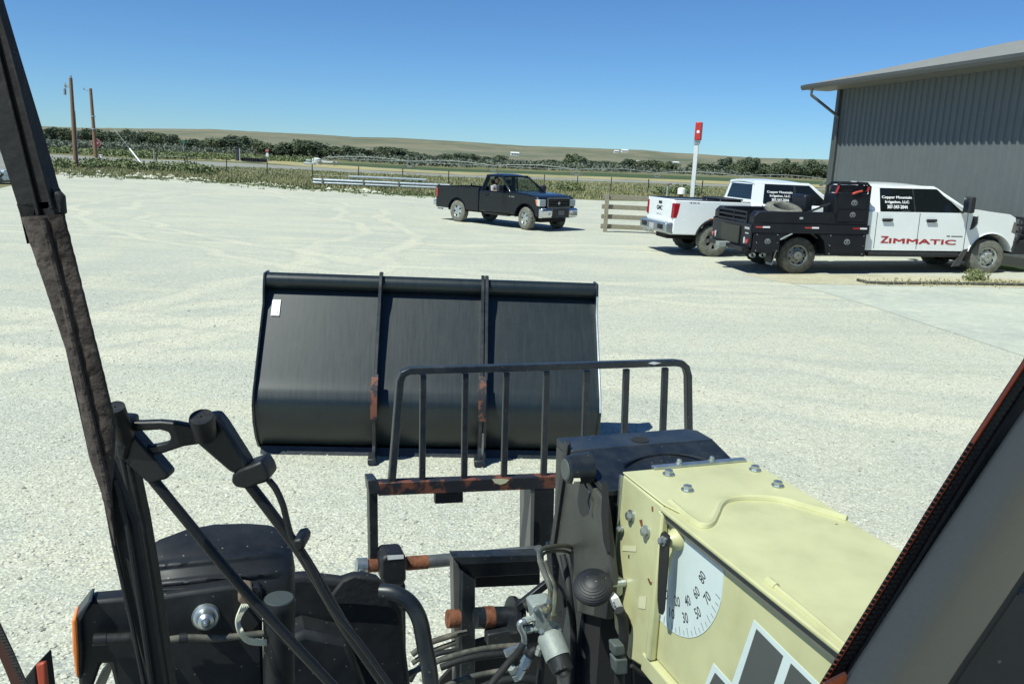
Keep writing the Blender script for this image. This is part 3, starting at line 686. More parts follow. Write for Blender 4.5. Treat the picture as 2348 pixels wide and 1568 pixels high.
house(1472, 376, 28, 7, 'long white roofed farmhouse at the foot of the slope')
house(1549, 377, 12, 6, 'tiny white farm shed left of the sign mast')
# wooden fence
t = thing('plank_fence', 'weathered wooden plank fence left of the white pickup', 'plank fence', G(1387, 532))
A0 = G(1387, 532); B0 = A0+Vector((3.6, 0.25, 0)); d = (B0-A0).normalized(); n_ = Vector((d.y, -d.x, 0))
for k in range(3):
    p = A0+d*1.75*k; MB().box((p.x-.07,p.y-.07,p.z-.1),(p.x+.07,p.y+.07,p.z+1.42)).build('post', wood_grey, t, world=True, bevel=.008)
for z in (0.2, 0.56, 0.92, 1.28):
    MB().beam(A0-d*.16-n_*.095+Vector((0,0,z)), B0-n_*.095+Vector((0,0,z-.01)), .05, .17).build('plank', wood_grey, t, world=True, bevel=.006)

# ------------------------------------------------------------------ the shed
def shed():
    c0 = G(1893, 531); c0.z = Hz(c0.x)
    # near wall direction from photo: the corner and a nearer point of the wall
    corner = D(1895, 500, 33.0); corner.z = Hz(16)-0.05
    far2 = D(2340, 500, 23.4); far2.z = corner.z
    d = (far2-corner); d.z = 0; d.normalize(); n = Vector((d.y, -d.x, 0))   # n: outwards, towards the lot
    if n.x > 0: n = -n
    t = thing('metal_shed', 'large dark grey ribbed metal shed at the right edge', 'shed', corner)
    eave = D(1905, 207, 33.0).z+0.32; L = 22.0; Wd = 15.0; inn = -n
    # ribbed wall: profile along d
    pts = []; s = 0.0; pitch = 0.30
    while s < L:
        pts += [(s, 0), (s+pitch*0.62, 0), (s+pitch*0.72, 0.05), (s+pitch*0.90, 0.05)]; s += pitch
    mb = MB()
    for (s, o) in pts:
        p = corner+d*s+n*o; mb.v += [p, Vector((p.x, p.y, eave))]
    mb.f = [(2*i, 2*i+2, 2*i+3, 2*i+1) for i in range(len(pts)-1)]
    shedm = mat('shed_metal', (0.112, 0.127, 0.128), 0.60, 0.0, 0.05, 1.5)
    mb.build('wall', shedm, t, world=True, smooth=False)
    # other walls
    e = eave; sl = 0.25; rz = e+Wd/2*sl
    gab = [corner+n*-.001, corner+inn*Wd, corner+inn*Wd+Vector((0,0,e-corner.z)), corner+inn*Wd/2+Vector((0,0,rz-corner.z)), corner+Vector((0,0,e-corner.z))]
    MB().prism(gab, d*.05).build('gable_wall', shedm, t, world=True, smooth=False)
    MB().prism([q+d*(L-.05) for q in gab], d*.05).build('gable_wall', shedm, t, world=True, smooth=False)
    MB().prism([corner+inn*Wd, corner+inn*Wd+d*L, corner+inn*Wd+d*L+Vector((0,0,e-corner.z)), corner+inn*Wd+Vector((0,0,e-corner.z))], n*.05).build('back_wall', shedm, t, world=True, smooth=False)
    dark = mat('shed_trim', (0.085, 0.088, 0.082), 0.45, 0.2, 0.06, 2)
    # corner trim
    mb = MB(); mb.beam(corner+n*.06-d*.03+Vector((0,0,0)), corner+n*.06-d*.03+Vector((0,0,e-corner.z)), .2, .12, up=n); mb.build('corner_trim', dark, t, world=True)
    OV = 0.95; RK = 1.0
    lz = e-OV*sl
    def Z(v, z): return Vector((v.x, v.y, z))
    r0 = corner+n*OV-d*RK; r1 = corner+n*OV+d*(L+RK); k0 = corner+inn*Wd/2-d*RK; k1 = corner+inn*Wd/2+d*(L+RK)
    roofm = mat('shed_roof_metal', (0.42, 0.41, 0.38), 0.5, 0.1, 0.05, 1)
    th = .12
    roof = MB()
    roof.add([Z(r0, lz+th), Z(r1, lz+th), Z(k1, rz+th), Z(k0, rz+th), Z(r0, lz), Z(r1, lz), Z(k1, rz), Z(k0, rz)], [(0,1,2,3),(7,6,5,4),(0,4,5,1),(1,5,6,2),(2,6,7,3),(3,7,4,0)])
    m0 = corner+inn*(Wd+OV)-d*RK; m1 = corner+inn*(Wd+OV)+d*(L+RK)
    roof.add([Z(m0, lz+th), Z(m1, lz+th), Z(k1, rz+th), Z(k0, rz+th), Z(m0, lz), Z(m1, lz), Z(k1, rz), Z(k0, rz)], [(3,2,1,0),(4,5,6,7),(1,5,4,0),(2,6,5,1),(0,4,7,3)])
    ro = roof.build('roof', roofm, t, world=True, smooth=False)
    # ribs on the near slope
    rb = MB(); s = 0.2
    while s < L+2*RK:
        rb.beam(Z(r0+d*s, lz+th+.012), Z(k0+d*s, rz+th+.012), .03, .03); s += .45
    rb.build('seam', roofm, ro, world=True, smooth=False)
    # fascia, soffit, gutter
    MB().prism([Z(r0+n*.004, lz-.05), Z(r0+n*.004, lz+th+.02), Z(r0+n*.05, lz+th+.02), Z(r0+n*.05, lz-.05)], d*(L+2*RK)).build('fascia', dark, t, world=True, smooth=False)
    gp = [Z(r0+n*.054, lz+.10), Z(r0+n*.20, lz+.10), Z(r0+n*.20, lz+.02), Z(r0+n*.14, lz-.07), Z(r0+n*.054, lz-.07)]
    MB().prism(gp, d*(L+2*RK)).build('gutter', dark, t, world=True, smooth=False)
    MB().prism([Z(r0, lz-.02), Z(r1, lz-.02), Z(corner+d*(L+RK), lz-.02), Z(corner-d*RK, lz-.02)], Vector((0,0,-.03))).build('soffit', mat('soffit', (0.14,0.14,0.12),0.6), t, world=True, smooth=False)
    # downspout
    a = Z(r0+n*.13+d*.75, lz-.07); b = a-Vector((0,0,.22)); c = Z(corner+n*.16+d*.25, lz-1.05); e2 = Z(corner+n*.16+d*.25, corner.z+.1)
    MB().tube([a, b, c, c-Vector((0,0,.3)), e2], .055, 8).build('downspout', dark, t, world=True)
    MB().prism([corner+n*.05-Vector((0,0,.1)), corner+n*.13-Vector((0,0,.1)), Z(corner+n*.13, corner.z+.25), Z(corner+n*.05, corner.z+.25)], d*L).build('base_trim', dark, t, world=True, smooth=False)
shed()

# ================================================================== PICKUPS
# local frame: x forward, y left, z up, rear axle above the origin; the camera sees the right (-y) side
def arch(xc, zc, r, zb, n=12):
    """points of a wheel arch from front to rear at height zb"""
    a = math.asin(max(-1, min(1, (zb-zc)/r)))
    return [(xc+r*math.cos(a+(math.pi-2*a)*k/n), zc+r*math.sin(a+(math.pi-2*a)*k/n)) for k in range(n+1)]
def prof(mb, pts, y0, y1): return mb.prism([(x, y0, z) for x, z in pts], (0, y1-y0, 0))
def wheel(parent, x, y, r, side, style, steer=0.0, w=0.26):
    """side -1: outside faces -y"""
    t = bpy.data.objects.new('wheel', None)
    M0 = Matrix.Rotation(steer, 4, 'Z')
    def tf(mb):
        mb.v = [M0 @ v + Vector((x, y, r)) for v in mb.v]; return mb
    s = side; ri = r*0.60
    tread = lambda k: r if (k//2) % 2 else r-0.012
    P = [(-w/2, ri), (-w/2, r*.86), (-w*.42, r*.965), (-w*.36, tread), (-w*.12, tread), (-w*.10, r-.014), (w*.10, r-.014), (w*.12, tread), (w*.36, tread), (w*.42, r*.965), (w/2, r*.86), (w/2, ri), (w*.3, ri-.005), (-w*.3, ri-.005)]
    ty = tf(MB().lathe(P, (0,0,0), (0,s,0), 72, True)).build('wheel', tyre_rubber, parent)
    # rim
    f = w/2-.015
    tf(MB().lathe([(f-.14,.02),(f-.14,ri-.02),(f-.10,ri-.01)], (0,0,0), (0,s,0), 40)).build('rim_back', dark_void, ty)
    if style == 'steel':
        mb = MB().lathe([(f-.02,ri),(f,ri-.015),(f-.01,ri-.045),(f-.045,ri-.06),(f-.035,ri*.60),(f-.02,ri*.42),(f+.03,ri*.36),(f+.035,ri*.05)], (0,0,0), (0,s,0), 40)
        for k in range(8):
            a = k*math.pi/4; mb.lathe([(f-.03,.012),(f+.02,.012),(f+.03,.004)], (math.cos(a)*ri*.5,0,math.sin(a)*ri*.5), (0,s,0), 8)
        tf(mb).build('rim', mat('steel_rim', (0.42,0.43,0.40), 0.4, 0.5, 0.15, 12), ty)
        hb = MB()
        for k in range(8):
            a = (k+.5)*math.pi/4; rr_ = ri*.755
            hb.lathe([(f-.036,.001),(f-.036,.030)], (math.cos(a)*rr_,0,math.sin(a)*rr_), (0,s,0), 10)
            hb.lathe([(f-.033,.001),(f-.033,.030)], (math.cos(a)*rr_,0,math.sin(a)*rr_), (0,s,0), 10)
        tf(hb).build('rim_holes', dark_void, ty)
    else:
        n = 5 if style == 'five' else 6
        mb = MB().lathe([(f-.03,ri),(f,ri-.006),(f,ri-.03),(f-.03,ri-.04),(f-.05,ri-.035)], (0,0,0), (0,s,0), 40)
        mb.lathe([(f-.04,.01),(f-.045,ri*.30),(f-.01,ri*.26),(f+.005,ri*.12),(f+.005,.001)][::-1], (0,0,0), (0,s,0), 20)
        for k in range(n):
            for e in ((-.13, .13) if style == 'six' else (0,)):
                a = k*2*math.pi/n+e; wd = .035 if style == 'six' else .075; c, si = math.cos(a), math.sin(a)
                px_, pz_ = -si, c
                r0, r1 = ri*.2, ri-.02
                q = lambda rr, ww, dy: (c*rr+px_*ww, s*dy, si*rr+pz_*ww)
                mb.add([q(r0,-wd*.7,f-.01),q(r0,wd*.7,f-.01),q(r1,wd,f-.02),q(r1,-wd,f-.02),q(r0,-wd*.7,f-.05),q(r0,wd*.7,f-.05),q(r1,wd,f-.055),q(r1,-wd,f-.055)], [(0,1,2,3),(7,6,5,4),(0,4,5,1),(1,5,6,2),(2,6,7,3),(3,7,4,0)])
        tf(mb).build('rim', alloy, ty)
    return ty

def pickup(root, c):
    """c: cfg. builds cab, hood, glass, wheels, lights under root"""
    W2 = c['w']/2; paint = c['paint']; R = c['r']; wb = c['wb']; zb = c['zrock']; belt = c['belt']
    ar = c.get('arch', R+.07); az = R+.02
    cb, hx, nx = c['cab_back'], c['cowl'], c['nose']        # cab back, cowl x, nose x
    zc, zn = c['zcowl'], c['znose']
    # lower cab + hood body
    A = arch(wb, az, ar, zb)
    pts = [(cb, zb)] + A[::-1] + [(nx-.06, zb+.02), (nx-.02, zb+.20), (nx, zn-.32), (nx-.05, zn-.04), (nx-.20, zn+.035), (nx-.7, (zn*.6+zc*.4)+.04), (hx+.15, zc+.01), (hx, zc-.03), (hx-.1, belt), (cb, belt)]
    body = prof(MB(), pts, -W2, W2).build('body', paint, root, bevel=c.get('bev', .055), seg=3)
    # hollow for the feet of the cab is not seen; dark inner block behind the front wheels
    MB().box((wb-ar-.02, -W2+.30, .30), (wb+ar+.02, W2-.30, zb+.25)).build('engine_bay', dark_void, root)
    MB().box((c['tail']+.12, -.42, .40), (nx-.5, .42, zb+.08)).build('chassis', dark_void, root, bevel=.02)
    # door seams and sill
    for x in c['seams']:
        MB().box((x-.006, -W2-.0025, zb+.04), (x+.006, -W2+.01, belt-.02)).build('door_seam', dark_void, body)
    # character crease
    for k, (x0, x1) in enumerate(c['handles']):
        h = MB().box((x0, -W2-.045, c['zhandle']), (x1, -W2-.018, c['zhandle']+.055)); h.box((x0, -W2-.02, c['zhandle']+.01), (x0+.03, -W2+.01, c['zhandle']+.045)); h.box((x1-.03, -W2-.02, c['zhandle']+.01), (x1, -W2+.01, c['zhandle']+.045))
        h.build('door_handle', c['handle_mat'], root, bevel=.01)
        MB().box((x0+.02, -W2-.002, c['zhandle']-.02), (x1-.02, -W2+.01, c['zhandle']+.02)).build('handle_recess', dark_void, root, bevel=.0)
    # greenhouse
    zr = c['zroof']; wt = W2-.06; wr = W2-c.get('tumble', .24)
    def Y(z, off=0): return -(wt+(wr-wt)*(z-belt)/(zr-belt))-off
    rb, rt, rf, wsb = c['cab_back']+.04, c['roof_back'], c['roof_front'], hx+.08
    def panel(name, pts, m, t0=0.0, t1=.045, par=root, both=True, bevel=.006):
        for s in ((1, -1) if both else (1,)):
            mb = MB()
            o = [Vector((x, s*Y(z, t0), z)) for x, z in pts]; i_ = [Vector((x, s*(Y(z, t0)+t1), z)) for x, z in pts]; n = len(pts)
            mb.add(o+i_, [tuple(range(n)), tuple(range(2*n-1, n-1, -1))]+[(k, k+n, (k+1)%n+n, (k+1)%n) for k in range(n)])
            mb.build(name, m, par, bevel=bevel)
    zh = zr-.085      # window tops
    # roof: crowned loft
    mb = MB(); nxr, nyr = 8, 8
    for lay in (0, 1):
        for i in range(nxr+1):
            f = i/nxr; x = rt-.03+(rf+.06-rt)*f; cz = zr+.035*math.sin(math.pi*min(1, f*.9+.08))-.03*(f**4)
            for j in range(nyr+1):
                g_ = j/nyr*2-1; z = cz-.055*abs(g_)**3.2; mb.v.append(Vector((x, g_*(wr+.012), z-(.055 if lay else 0))))
    st = (nxr+1)*(nyr+1); row = nyr+1
    for i in range(nxr):
        for j in range(nyr):
            a = i*row+j; mb.f.append((a, a+row, a+row+1, a+1)); mb.f.append((st+a, st+a+1, st+a+row+1, st+a+row))
    for i in range(nxr):
        for a in (i*row, i*row+nyr): mb.f.append((a, st+a, st+a+row, a+row))
    for j in range(nyr):
        for a in (j, nxr*row+j): mb.f.append((a, a+1, st+a+1, st+a))
    mb.build('roof', paint, root)
    slope_b = lambda z: rb+(rt-rb)*(z-belt)/(zr-belt)
    slope_f = lambda z: wsb+(rf-wsb)*(z-belt)/(zr-belt)
    # side frame pieces
    panel('window_header', [(slope_b(zh), zh), (slope_f(zh)+.01, zh), (rf, zr-.02), (rt, zr-.02)], paint)
    wins = c['windows']   # list of (xrear_bottom, xrear_top, xfront_bottom, xfront_top, zbottom_rear, zbottom_front)
    panel('cab_pillar', [(rb, belt), (wins[0][0], belt), (wins[0][0], wins[0][4]+.03), (wins[0][1], zh), (slope_b(zh), zh)], paint)
    for a, b in zip(wins, wins[1:]):
        panel('cab_pillar', [(a[2], belt), (b[0], belt), (b[1], zh), (a[3], zh)], c.get('bmat', trim_black))
    l = wins[-1]
    panel('windscreen_pillar', [(l[2]+.02, belt), (wsb, belt), (slope_f(zh), zh), (l[3], zh)], paint)
    for k, a in enumerate(wins):
        zf = a[5]; p = [(a[0], a[4])]
        if a[4] > a[5]: p += [(a[0]+(a[2]-a[0])*.45, a[4]-.01), (a[0]+(a[2]-a[0])*.62, a[5])]
        p += [(a[2], a[5]), (a[3], zh-.003), (a[1], zh-.003)]
        if a[4] < belt or a[5] < belt or True:
            if c.get('open_front') and k == len(wins)-1: continue
            panel('side_window', p, c['glass'], t0=.004 if c['glass'] is tint_glass else -.012, t1=.012, bevel=0)
    # wind and rear screens
    def screen(name, x0, z0, x1, z1, off, gm):
        y0, y1 = -Y(z0)-.07, -Y(z1)-.06; d = Vector((x1-x0, 0, z1-z0)).normalized(); n = Vector((d.z, 0, -d.x))*off
        q = [Vector((x0,-y0,z0)), Vector((x0,y0,z0)), Vector((x1,y1,z1)), Vector((x1,-y1,z1))]
        MB().prism([v+n for v in q], n*-.35).build(name, gm, root)
    screen('windscreen', slope_f(belt+.02), belt+.02, slope_f(zh+.02), zh+.02, -.01, c['glass_ws'])
    for s in (1, -1):   # pillar returns so the corners have depth
        MB().beam((wsb, s*-Y(belt)*-1-s*-.03*-1, belt-.02), (rf, s*-Y(zr)*-1-s*.03*-1, zr-.05), .07, .07).build('windscreen_pillar', paint, root, bevel=.02)
    # cab back wall with rear window
    yb, yt = -Y(belt), -Y(zr)
    mb = MB(); zw0, zw1 = belt+.10, zh-.02
    def B(y, z): return Vector((slope_b(z), y, z))
    o = [B(-yb,belt-.05), B(yb,belt-.05), B(yt,zr-.03), B(-yt,zr-.03)]; ww0, ww1 = -Y(zw0)-.16, -Y(zw1)-.14
    i_ = [B(-ww0,zw0), B(ww0,zw0), B(ww1,zw1), B(-ww1,zw1)]
    for dx in (0, .05): mb.v += [v+Vector((dx,0,0)) for v in o+i_]
    for k in range(4):
        j = (k+1)%4; mb.f += [(k, j, 4+j, 4+k), (8+k, 12+k, 12+j, 8+j), (4+k, 4+j, 12+j, 12+k), (k, 8+k, 8+j, j)]
    mb.build('cab_back', paint, root)
    MB().prism([v+Vector((.015,0,0)) for v in i_], (.015,0,0)).build('rear_window', c['glass'], root)
    # third brake lamp
    MB().box((slope_b(zr-.03)-.02, -.18, zr-.055), (slope_b(zr-.03)+.03, .18, zr-.02)).build('brake_lamp', trim_black, root, bevel=.01)
    # interior
    sm = mat('seat_fabric', (0.06,0.06,0.06), 0.9)
    if c.get('interior'):
        MB().box((cb+.1,-.75,belt-.75),(hx-.2,.75,belt-.66)).build('cab_floor', dark_void, root)
        for s in (-.4, .4):
            MB().box((cb+.30, s-.25, .85), (cb+.85, s+.25, 1.02)).build('seat', sm, root, bevel=.05)
            MB().prism([(cb+.20,s-.24,.95),(cb+.40,s-.24,.95),(cb+.28,s-.24,1.5),(cb+.14,s-.24,1.5)], (0,.48,0)).build('seat_back', sm, root, bevel=.04)
            MB().box((cb+.15, s-.13, 1.53), (cb+.25, s+.13, 1.68)).build('headrest', sm, root, bevel=.04)
        MB().prism([(hx-.30,-.8,belt-.25),(hx-.02,-.8,belt-.25),(hx+.02,-.8,belt+.01),(hx-.22,-.8,belt+.04)], (0,1.6,0)).build('dashboard', trim_black, root, bevel=.03)
        MB().lathe([(0,.185),(.01,.2),(.025,.19),(.01,.175)], (hx-.48,.4,belt+.02), (1,0,.5), 24, True).build('steering_wheel', trim_black, root)
    # mirrors
    for s in (-1, 1):
        mx = c['mirror_x']; ys = s*(W2+.20); H_ = c.get('mirror_h', .24); mw_ = c.get('mirror_w', .22)
        mb = MB().box((mx-.07, ys-mw_/2, belt+.02), (mx+.07, ys+mw_/2, belt+.02+H_)); h = mb.build('mirror', c.get('mirror_mat', trim_black), root, bevel=.035, seg=3)
        MB().beam((mx, s*(W2-.06), belt+.02), (mx, ys, belt+.06), .07, .05).build('mirror_arm', trim_black, h)
        MB().box((mx-.078, ys-mw_/2+.03, belt+.05), (mx-.068, ys+mw_/2-.03, belt+H_-.01)).build('mirror_glass', chrome, h)
    # arch liners and lips, wheels
    for x in (0, wb):
        if x == 0 and not c.get('bed'): continue
        for s in (-1, 1):
            a = arch(x, az, ar+.0, zb, 14)
            mb = MB(); lip = .045 if c.get('flare') else .012
            P_ = [Vector((p[0], s*(W2+.004), p[1])) for p in a]; Q_ = [Vector((x+(p[0]-x)*(1+lip/ar*1.0), s*(W2+.004), az+(p[1]-az)*(1+lip/ar))) for p in a]
            for (p, q) in zip(P_, Q_): mb.v += [p, q, q+Vector((0,-s*.03,0)), p+Vector((0,-s*.16,0)), p+Vector((0,s*.018,0)), q+Vector((0,s*.012,0))]
            for k in range(len(a)-1):
                i0, i1 = k*6, k*6+6
                for (u_, v_) in ((4,5),(5,2),(3,4)): mb.f.append((i0+u_, i0+v_, i1+v_, i1+u_))
            mb.build('wheel_arch', c.get('flare') or paint, root)
            lin = MB().lathe([(0,ar+.005),(.30,ar+.005)], (x, s*(W2-.31) if s > 0 else -W2+.01, az), (0,1,0), 40)
            lin.f = [f for f in lin.f if all(lin.v[i].z > zb-.08 for i in f)]
            lin.build('wheel_liner', dark_void, root)
    for x in (0, wb):
        for s in (-1, 1): wheel(root, x, s*(W2-.02-.13), R, s, c['rim'], c.get('steer', 0) if x else 0)
    return Y

# ---- bed with side walls
def bed(root, c, x0, x1, ztop, zfloor):
    W2 = c['w']/2; R = c['r']; az = R+.02; ar = c.get('arch', R+.07); zb = c['zrock']
    for s in (-1, 1):
        A = arch(0, az, ar, zb)
        pts = [(x0, zb+.10)] + [(x0+.02, zb)] + A[::-1] + [(x1, zb), (x1, ztop), (x0+.01, ztop)]
        prof(MB(), pts, s*W2, s*(W2-.09)).build('bed_side', c['paint'], root, bevel=.022, seg=2)
        MB().box((x0+.02, s*(W2-.005)-(.10 if s > 0 else -.0), ztop+.001), (x1-.02, s*(W2-.005)+(.0 if s > 0 else .10), ztop+.016)).build('bed_rail_cap', trim_black, root, bevel=.005)
    MB().box((x0+.05, -W2+.092, zfloor-.06), (x1-.04, W2-.092, zfloor)).build('bed_floor', trim_black, root)
    MB().box((x1-.05, -W2+.10, zfloor+.002), (x1-.005, W2-.10, ztop-.01)).build('bed_front', c['paint'], root, bevel=.01)
    MB().box((x0-.005, -W2+.12, zb+.14), (x0+.055, W2-.12, ztop+.004)).build('tailgate', c['paint'], root, bevel=.02)

def windows_of(xs): return xs
# ------------------------------------------------ black regular cab pickup
gF, gR = G(1207, 527), G(1050, 511)
def heading(a, b):
    d = b-a; return math.atan2(d.y, d.x)
cfgB = dict(w=1.98, paint=black_paint, r=.415, wb=3.58, zrock=.50, belt=1.30, cab_back=1.20, cowl=2.74, nose=4.28, zcowl=1.32, znose=1.20, tail=-1.20,
    seams=(1.36, 2.62), handles=((1.50, 1.70),), zhandle=1.13, handle_mat=black_paint, zroof=1.90, roof_back=1.36, roof_front=2.12, tumble=.26,
    windows=[(1.30, 1.40, 1.42, 1.50, 1.33, 1.33), (1.46, 1.53, 2.66, 2.14, 1.33, 1.30)], glass=clear_glass, glass_ws=clear_glass, open_front=True, interior=True,
    mirror_x=2.50, mirror_h=.22, mirror_w=.26, bed=True, rim='five', steer=math.radians(-14), bmat=black_paint)
hB = math.radians(-43)
nearF = G(1207, 527); fw = Vector((math.cos(hB), math.sin(hB), 0)); lf = Vector((-fw.y, fw.x, 0))
orgB = nearF - fw*3.58 + lf*(1.98/2-.15); orgB.z = 0
tb = thing('pickup_truck', 'black single cab pickup with a driver at the open window', 'pickup truck', orgB, hB)
pickup(tb, cfgB); bed(tb, cfgB, -1.22, 1.18, 1.34, .86)
# quarter filler between bed and cab, lamps, bumpers, grille
for s in (-1, 1):
    MB().box((-1.235, s*.99-(.15 if s > 0 else 0)+.0, .88), (-1.12, s*.99+(0 if s > 0 else .15), 1.27)).build('tail_lamp', red_lamp, tb, bevel=.02).location.x = 0
    o = MB().box((-1.20, s*1.003-.006, .92), (-1.10, s*1.003+.006, 1.24)); o.build('tail_lamp_side', red_lamp, tb, bevel=.004)
    hl = prof(MB(), [(4.30, .88), (4.295, 1.12), (4.20, 1.13), (4.08, 1.11), (4.14, .90)], s*.997, s*.66).build('headlight', clear_lamp, tb, bevel=.015)
    prof(MB(), [(4.185, .915), (4.18, 1.10), (4.095, 1.095), (4.135, .93)], s*1.001, s*.93).build('indicator', amber_lens, hl, bevel=.004)
    MB().lathe([(0,.01),(0,.075),(.02,.07),(.015,.01)], (4.455, s*.62, .66), (1,0,0), 20).build('fog_lamp', clear_lamp, tb)
MB().box((-1.42,-.95,.56),(-1.22,.95,.76)).build('rear_bumper', chrome, tb, bevel=.03, seg=3)
prof(MB(), [(4.24,.46),(4.40,.48),(4.45,.56),(4.45,.76),(4.38,.82),(4.24,.82)], -.98, .98).build('front_bumper', chrome, tb, bevel=.03, seg=3)
MB().box((4.38,-.46,.50),(4.47,.46,.80)).build('bumper_insert', trim_black, tb, bevel=.015)
MB().box((4.47,-.16,.58),(4.48,.16,.74)).build('number_plate', mat('plate_grey',(0.12,0.13,0.15),0.5), tb)
g_ = MB().box((4.28,-.62,.84),(4.315,.62,1.17)).build('grille', dark_void, tb, bevel=.02)
for z in (.905, 1.0, 1.095): MB().box((4.318,-.56,z-.025),(4.34,.56,z+.025)).build('grille_bar', trim_black, g_, bevel=.008)
mb = MB()
for a, b in (((4.34,-.60,.84),(4.34,.60,.84)), ((4.34,-.60,1.17),(4.34,.60,1.17)), ((4.34,-.60,.84),(4.34,-.60,1.17)), ((4.34,.60,.84),(4.34,.60,1.17))): mb.beam(a, b, .03, .035)
mb.build('grille_surround', mat('dark_chrome',(0.25,0.26,0.28),0.3,0.8), g_)
MB().lathe([(0,.001),(0,.06),(.012,.055),(.014,.001)], (4.345,0,1.0), (1,0,0), 20).build('badge', chrome, g_)
mb = MB().tube([(-1.1,-.72,.42),(-1.34,-.76,.42)], .035, 10); mb.build('exhaust_pipe', chrome, tb)
for x0 in range(5): pass
text('fender_lettering', 'F-150', grey_mark, tb, (2.78, -.992, 1.12), (1,0,0), (0,0,1), .05, .26, .002, shear=.2)
MB().box((1.5,-.99,.42),(2.75,-.80,.49)).build('sill', dark_void, tb, bevel=.01)
MB().beam((-.9,.6,1.32),(-.75,.5,1.45),.05,.05).build('bed_tie_bar', trim_black, tb)
# driver
def figure(root_name, label, pts, radii, edges, parent_m, mats):
    pass
def person_seated(loc, rotz, label):
    t = thing('person', label, 'person', loc, rotz)
    # skinned body: x forward, y left, z up from the seat
    V = [(0,0,.05), (-.02,0,.28), (-.04,0,.47), (-.03,0,.56), (0,.17,.44), (0,-.19,.44), (.12,-.36,.30), (.34,-.40,.30), (.42,-.40,.31), (.10,.26,.22), (.36,.22,.24), (.44,.20,.26), (.40,.11,.06), (.42,-.11,.06), (.46,.12,-.28), (.48,-.12,-.28)]
    Ed = [(0,1),(1,2),(2,3),(2,4),(2,5),(5,6),(6,7),(7,8),(4,9),(9,10),(10,11),(0,12),(0,13),(12,14),(13,15)]
    Rr = [.15,.15,.14,.055,.075,.075,.05,.042,.035,.05,.042,.035,.085,.085,.055,.055]
    me = bpy.data.meshes.new('body'); me.from_pydata(V, Ed, []); o = bpy.data.objects.new('body', me); COL.objects.link(o)
    sk = o.modifiers.new('skin', 'SKIN'); lay = me.skin_vertices[0]
    for i, r_ in enumerate(Rr): lay.data[i].radius = (r_, r_)
    lay.data[0].use_root = True; su = o.modifiers.new('sub', 'SUBSURF'); su.levels = su.render_levels = 2
    me.materials.append(cloth)
    dg = bpy.context.evaluated_depsgraph_get(); m2 = bpy.data.meshes.new_from_object(o.evaluated_get(dg)); bpy.data.objects.remove(o)
    m2.name = 'body'; o = bpy.data.objects.new('body', m2); COL.objects.link(o); o.parent = t
    m2.materials.clear(); m2.materials.append(cloth); m2.materials.append(skin)
    for p in m2.polygons:
        c_ = p.center; p.use_smooth = True
        if c_.z > .53 or (c_.x > .2 and c_.z > .17): p.material_index = 1
    # head: ellipsoid lathe with nose, ears
    mb = MB(); mb.lathe([(-.125,.001),(-.11,.045),(-.07,.068),(-.02,.078),(.04,.080),(.08,.066),(.11,.035),(.12,.001)], (0,0,.70), (0,0,1), 20)
    for v in mb.v: v.x = v.x*1.18+.01
    mb.add([(.10,-.012,.69),(.10,.012,.69),(.128,0,.68),(.103,0,.73)], [(0,1,2),(0,2,3),(1,3,2)])
    for s in (-1, 1): mb.lathe([(0,.001),(0,.03),(.012,.026),(.014,.001)], (0,s*.078,.70), (0,s,0), 10)
    hd = mb.build('head', skin, t)
    for s in (-1, 1): MB().lathe([(0,.001),(0,.012),(.004,.001)], (.092,s*.03,.715), (1,0,0), 8).build('eye', hair, hd)
    MB().box((.088,-.022,.635),(.098,.022,.641)).build('mouth', mat('lips',(0.3,0.1,0.09),0.6), hd)
    mb = MB().lathe([(.0,.084),(.05,.084),(.09,.068),(.125,.03),(.132,.001)], (-.01,0,.715), (0,0,1), 20)
    for v in mb.v: v.x = v.x*1.18
    mb.prism([(.06,-.06,.745),(.17,-.05,.735),(.18,0,.735),(.17,.05,.735),(.06,.06,.745)], (0,0,.012))
    mb.build('cap', hair, t)
    # hands with fingers resting
    for (hx_, hy_, hz_) in ((.46,-.40,.31), (.48,.20,.27)):
        mb = MB().box((hx_-.04,hy_-.04,hz_-.015),(hx_+.04,hy_+.04,hz_+.012))
        for k in range(4): mb.tube([(hx_+.03,hy_-.03+.02*k,hz_),(hx_+.075,hy_-.03+.02*k,hz_-.005),(hx_+.10-.006*abs(k-1.5),hy_-.03+.02*k,hz_-.03)], [.009,.008,.006], 6)
        mb.tube([(hx_-.01,hy_+.035,hz_),(hx_+.03,hy_+.065,hz_-.01),(hx_+.05,hy_+.06,hz_-.02)], [.011,.010,.007], 6)
        mb.build('hand', skin, t)
    return t
seat = orgB + fw*1.62 - lf*.48; person_seated(Vector((seat.x, seat.y, .98)), hB, 'person in a dark cap resting an arm on the black pickup window')

# ------------------------------------------------ white crew cab pickup
R_ = .42
cfgG = dict(w=2.03, paint=white_paint, r=R_, wb=4.05, zrock=.56, belt=1.42, cab_back=.98, cowl=3.35, nose=5.00, zcowl=1.46, znose=1.36, tail=-1.22, arch=.52,
    seams=(1.25, 2.28, 3.25), handles=((1.40,1.60),(2.42,2.62)), zhandle=1.25, handle_mat=white_paint, zroof=2.02, roof_back=1.12, roof_front=2.65, tumble=.28,
    windows=[(1.30, 1.38, 2.20, 2.20, 1.46, 1.45), (2.26, 2.26, 3.22, 2.66, 1.45, 1.42)], glass=tint_glass, glass_ws=tint_glass,
    mirror_x=3.0, mirror_h=.30, mirror_w=.26, bed=True, rim='six', flare=trim_black)
hG = math.radians(11.0)
fw = Vector((math.cos(hG), math.sin(hG), 0)); lf = Vector((-fw.y, fw.x, 0))
gG = G(1629, 588); org = gG + lf*(2.03/2-.15)*1.09
tg = thing('pickup_truck', 'white crew cab pickup parked behind the black flatbed truck', 'pickup truck', (org.x, org.y, gG.z), hG, scale=1.09)
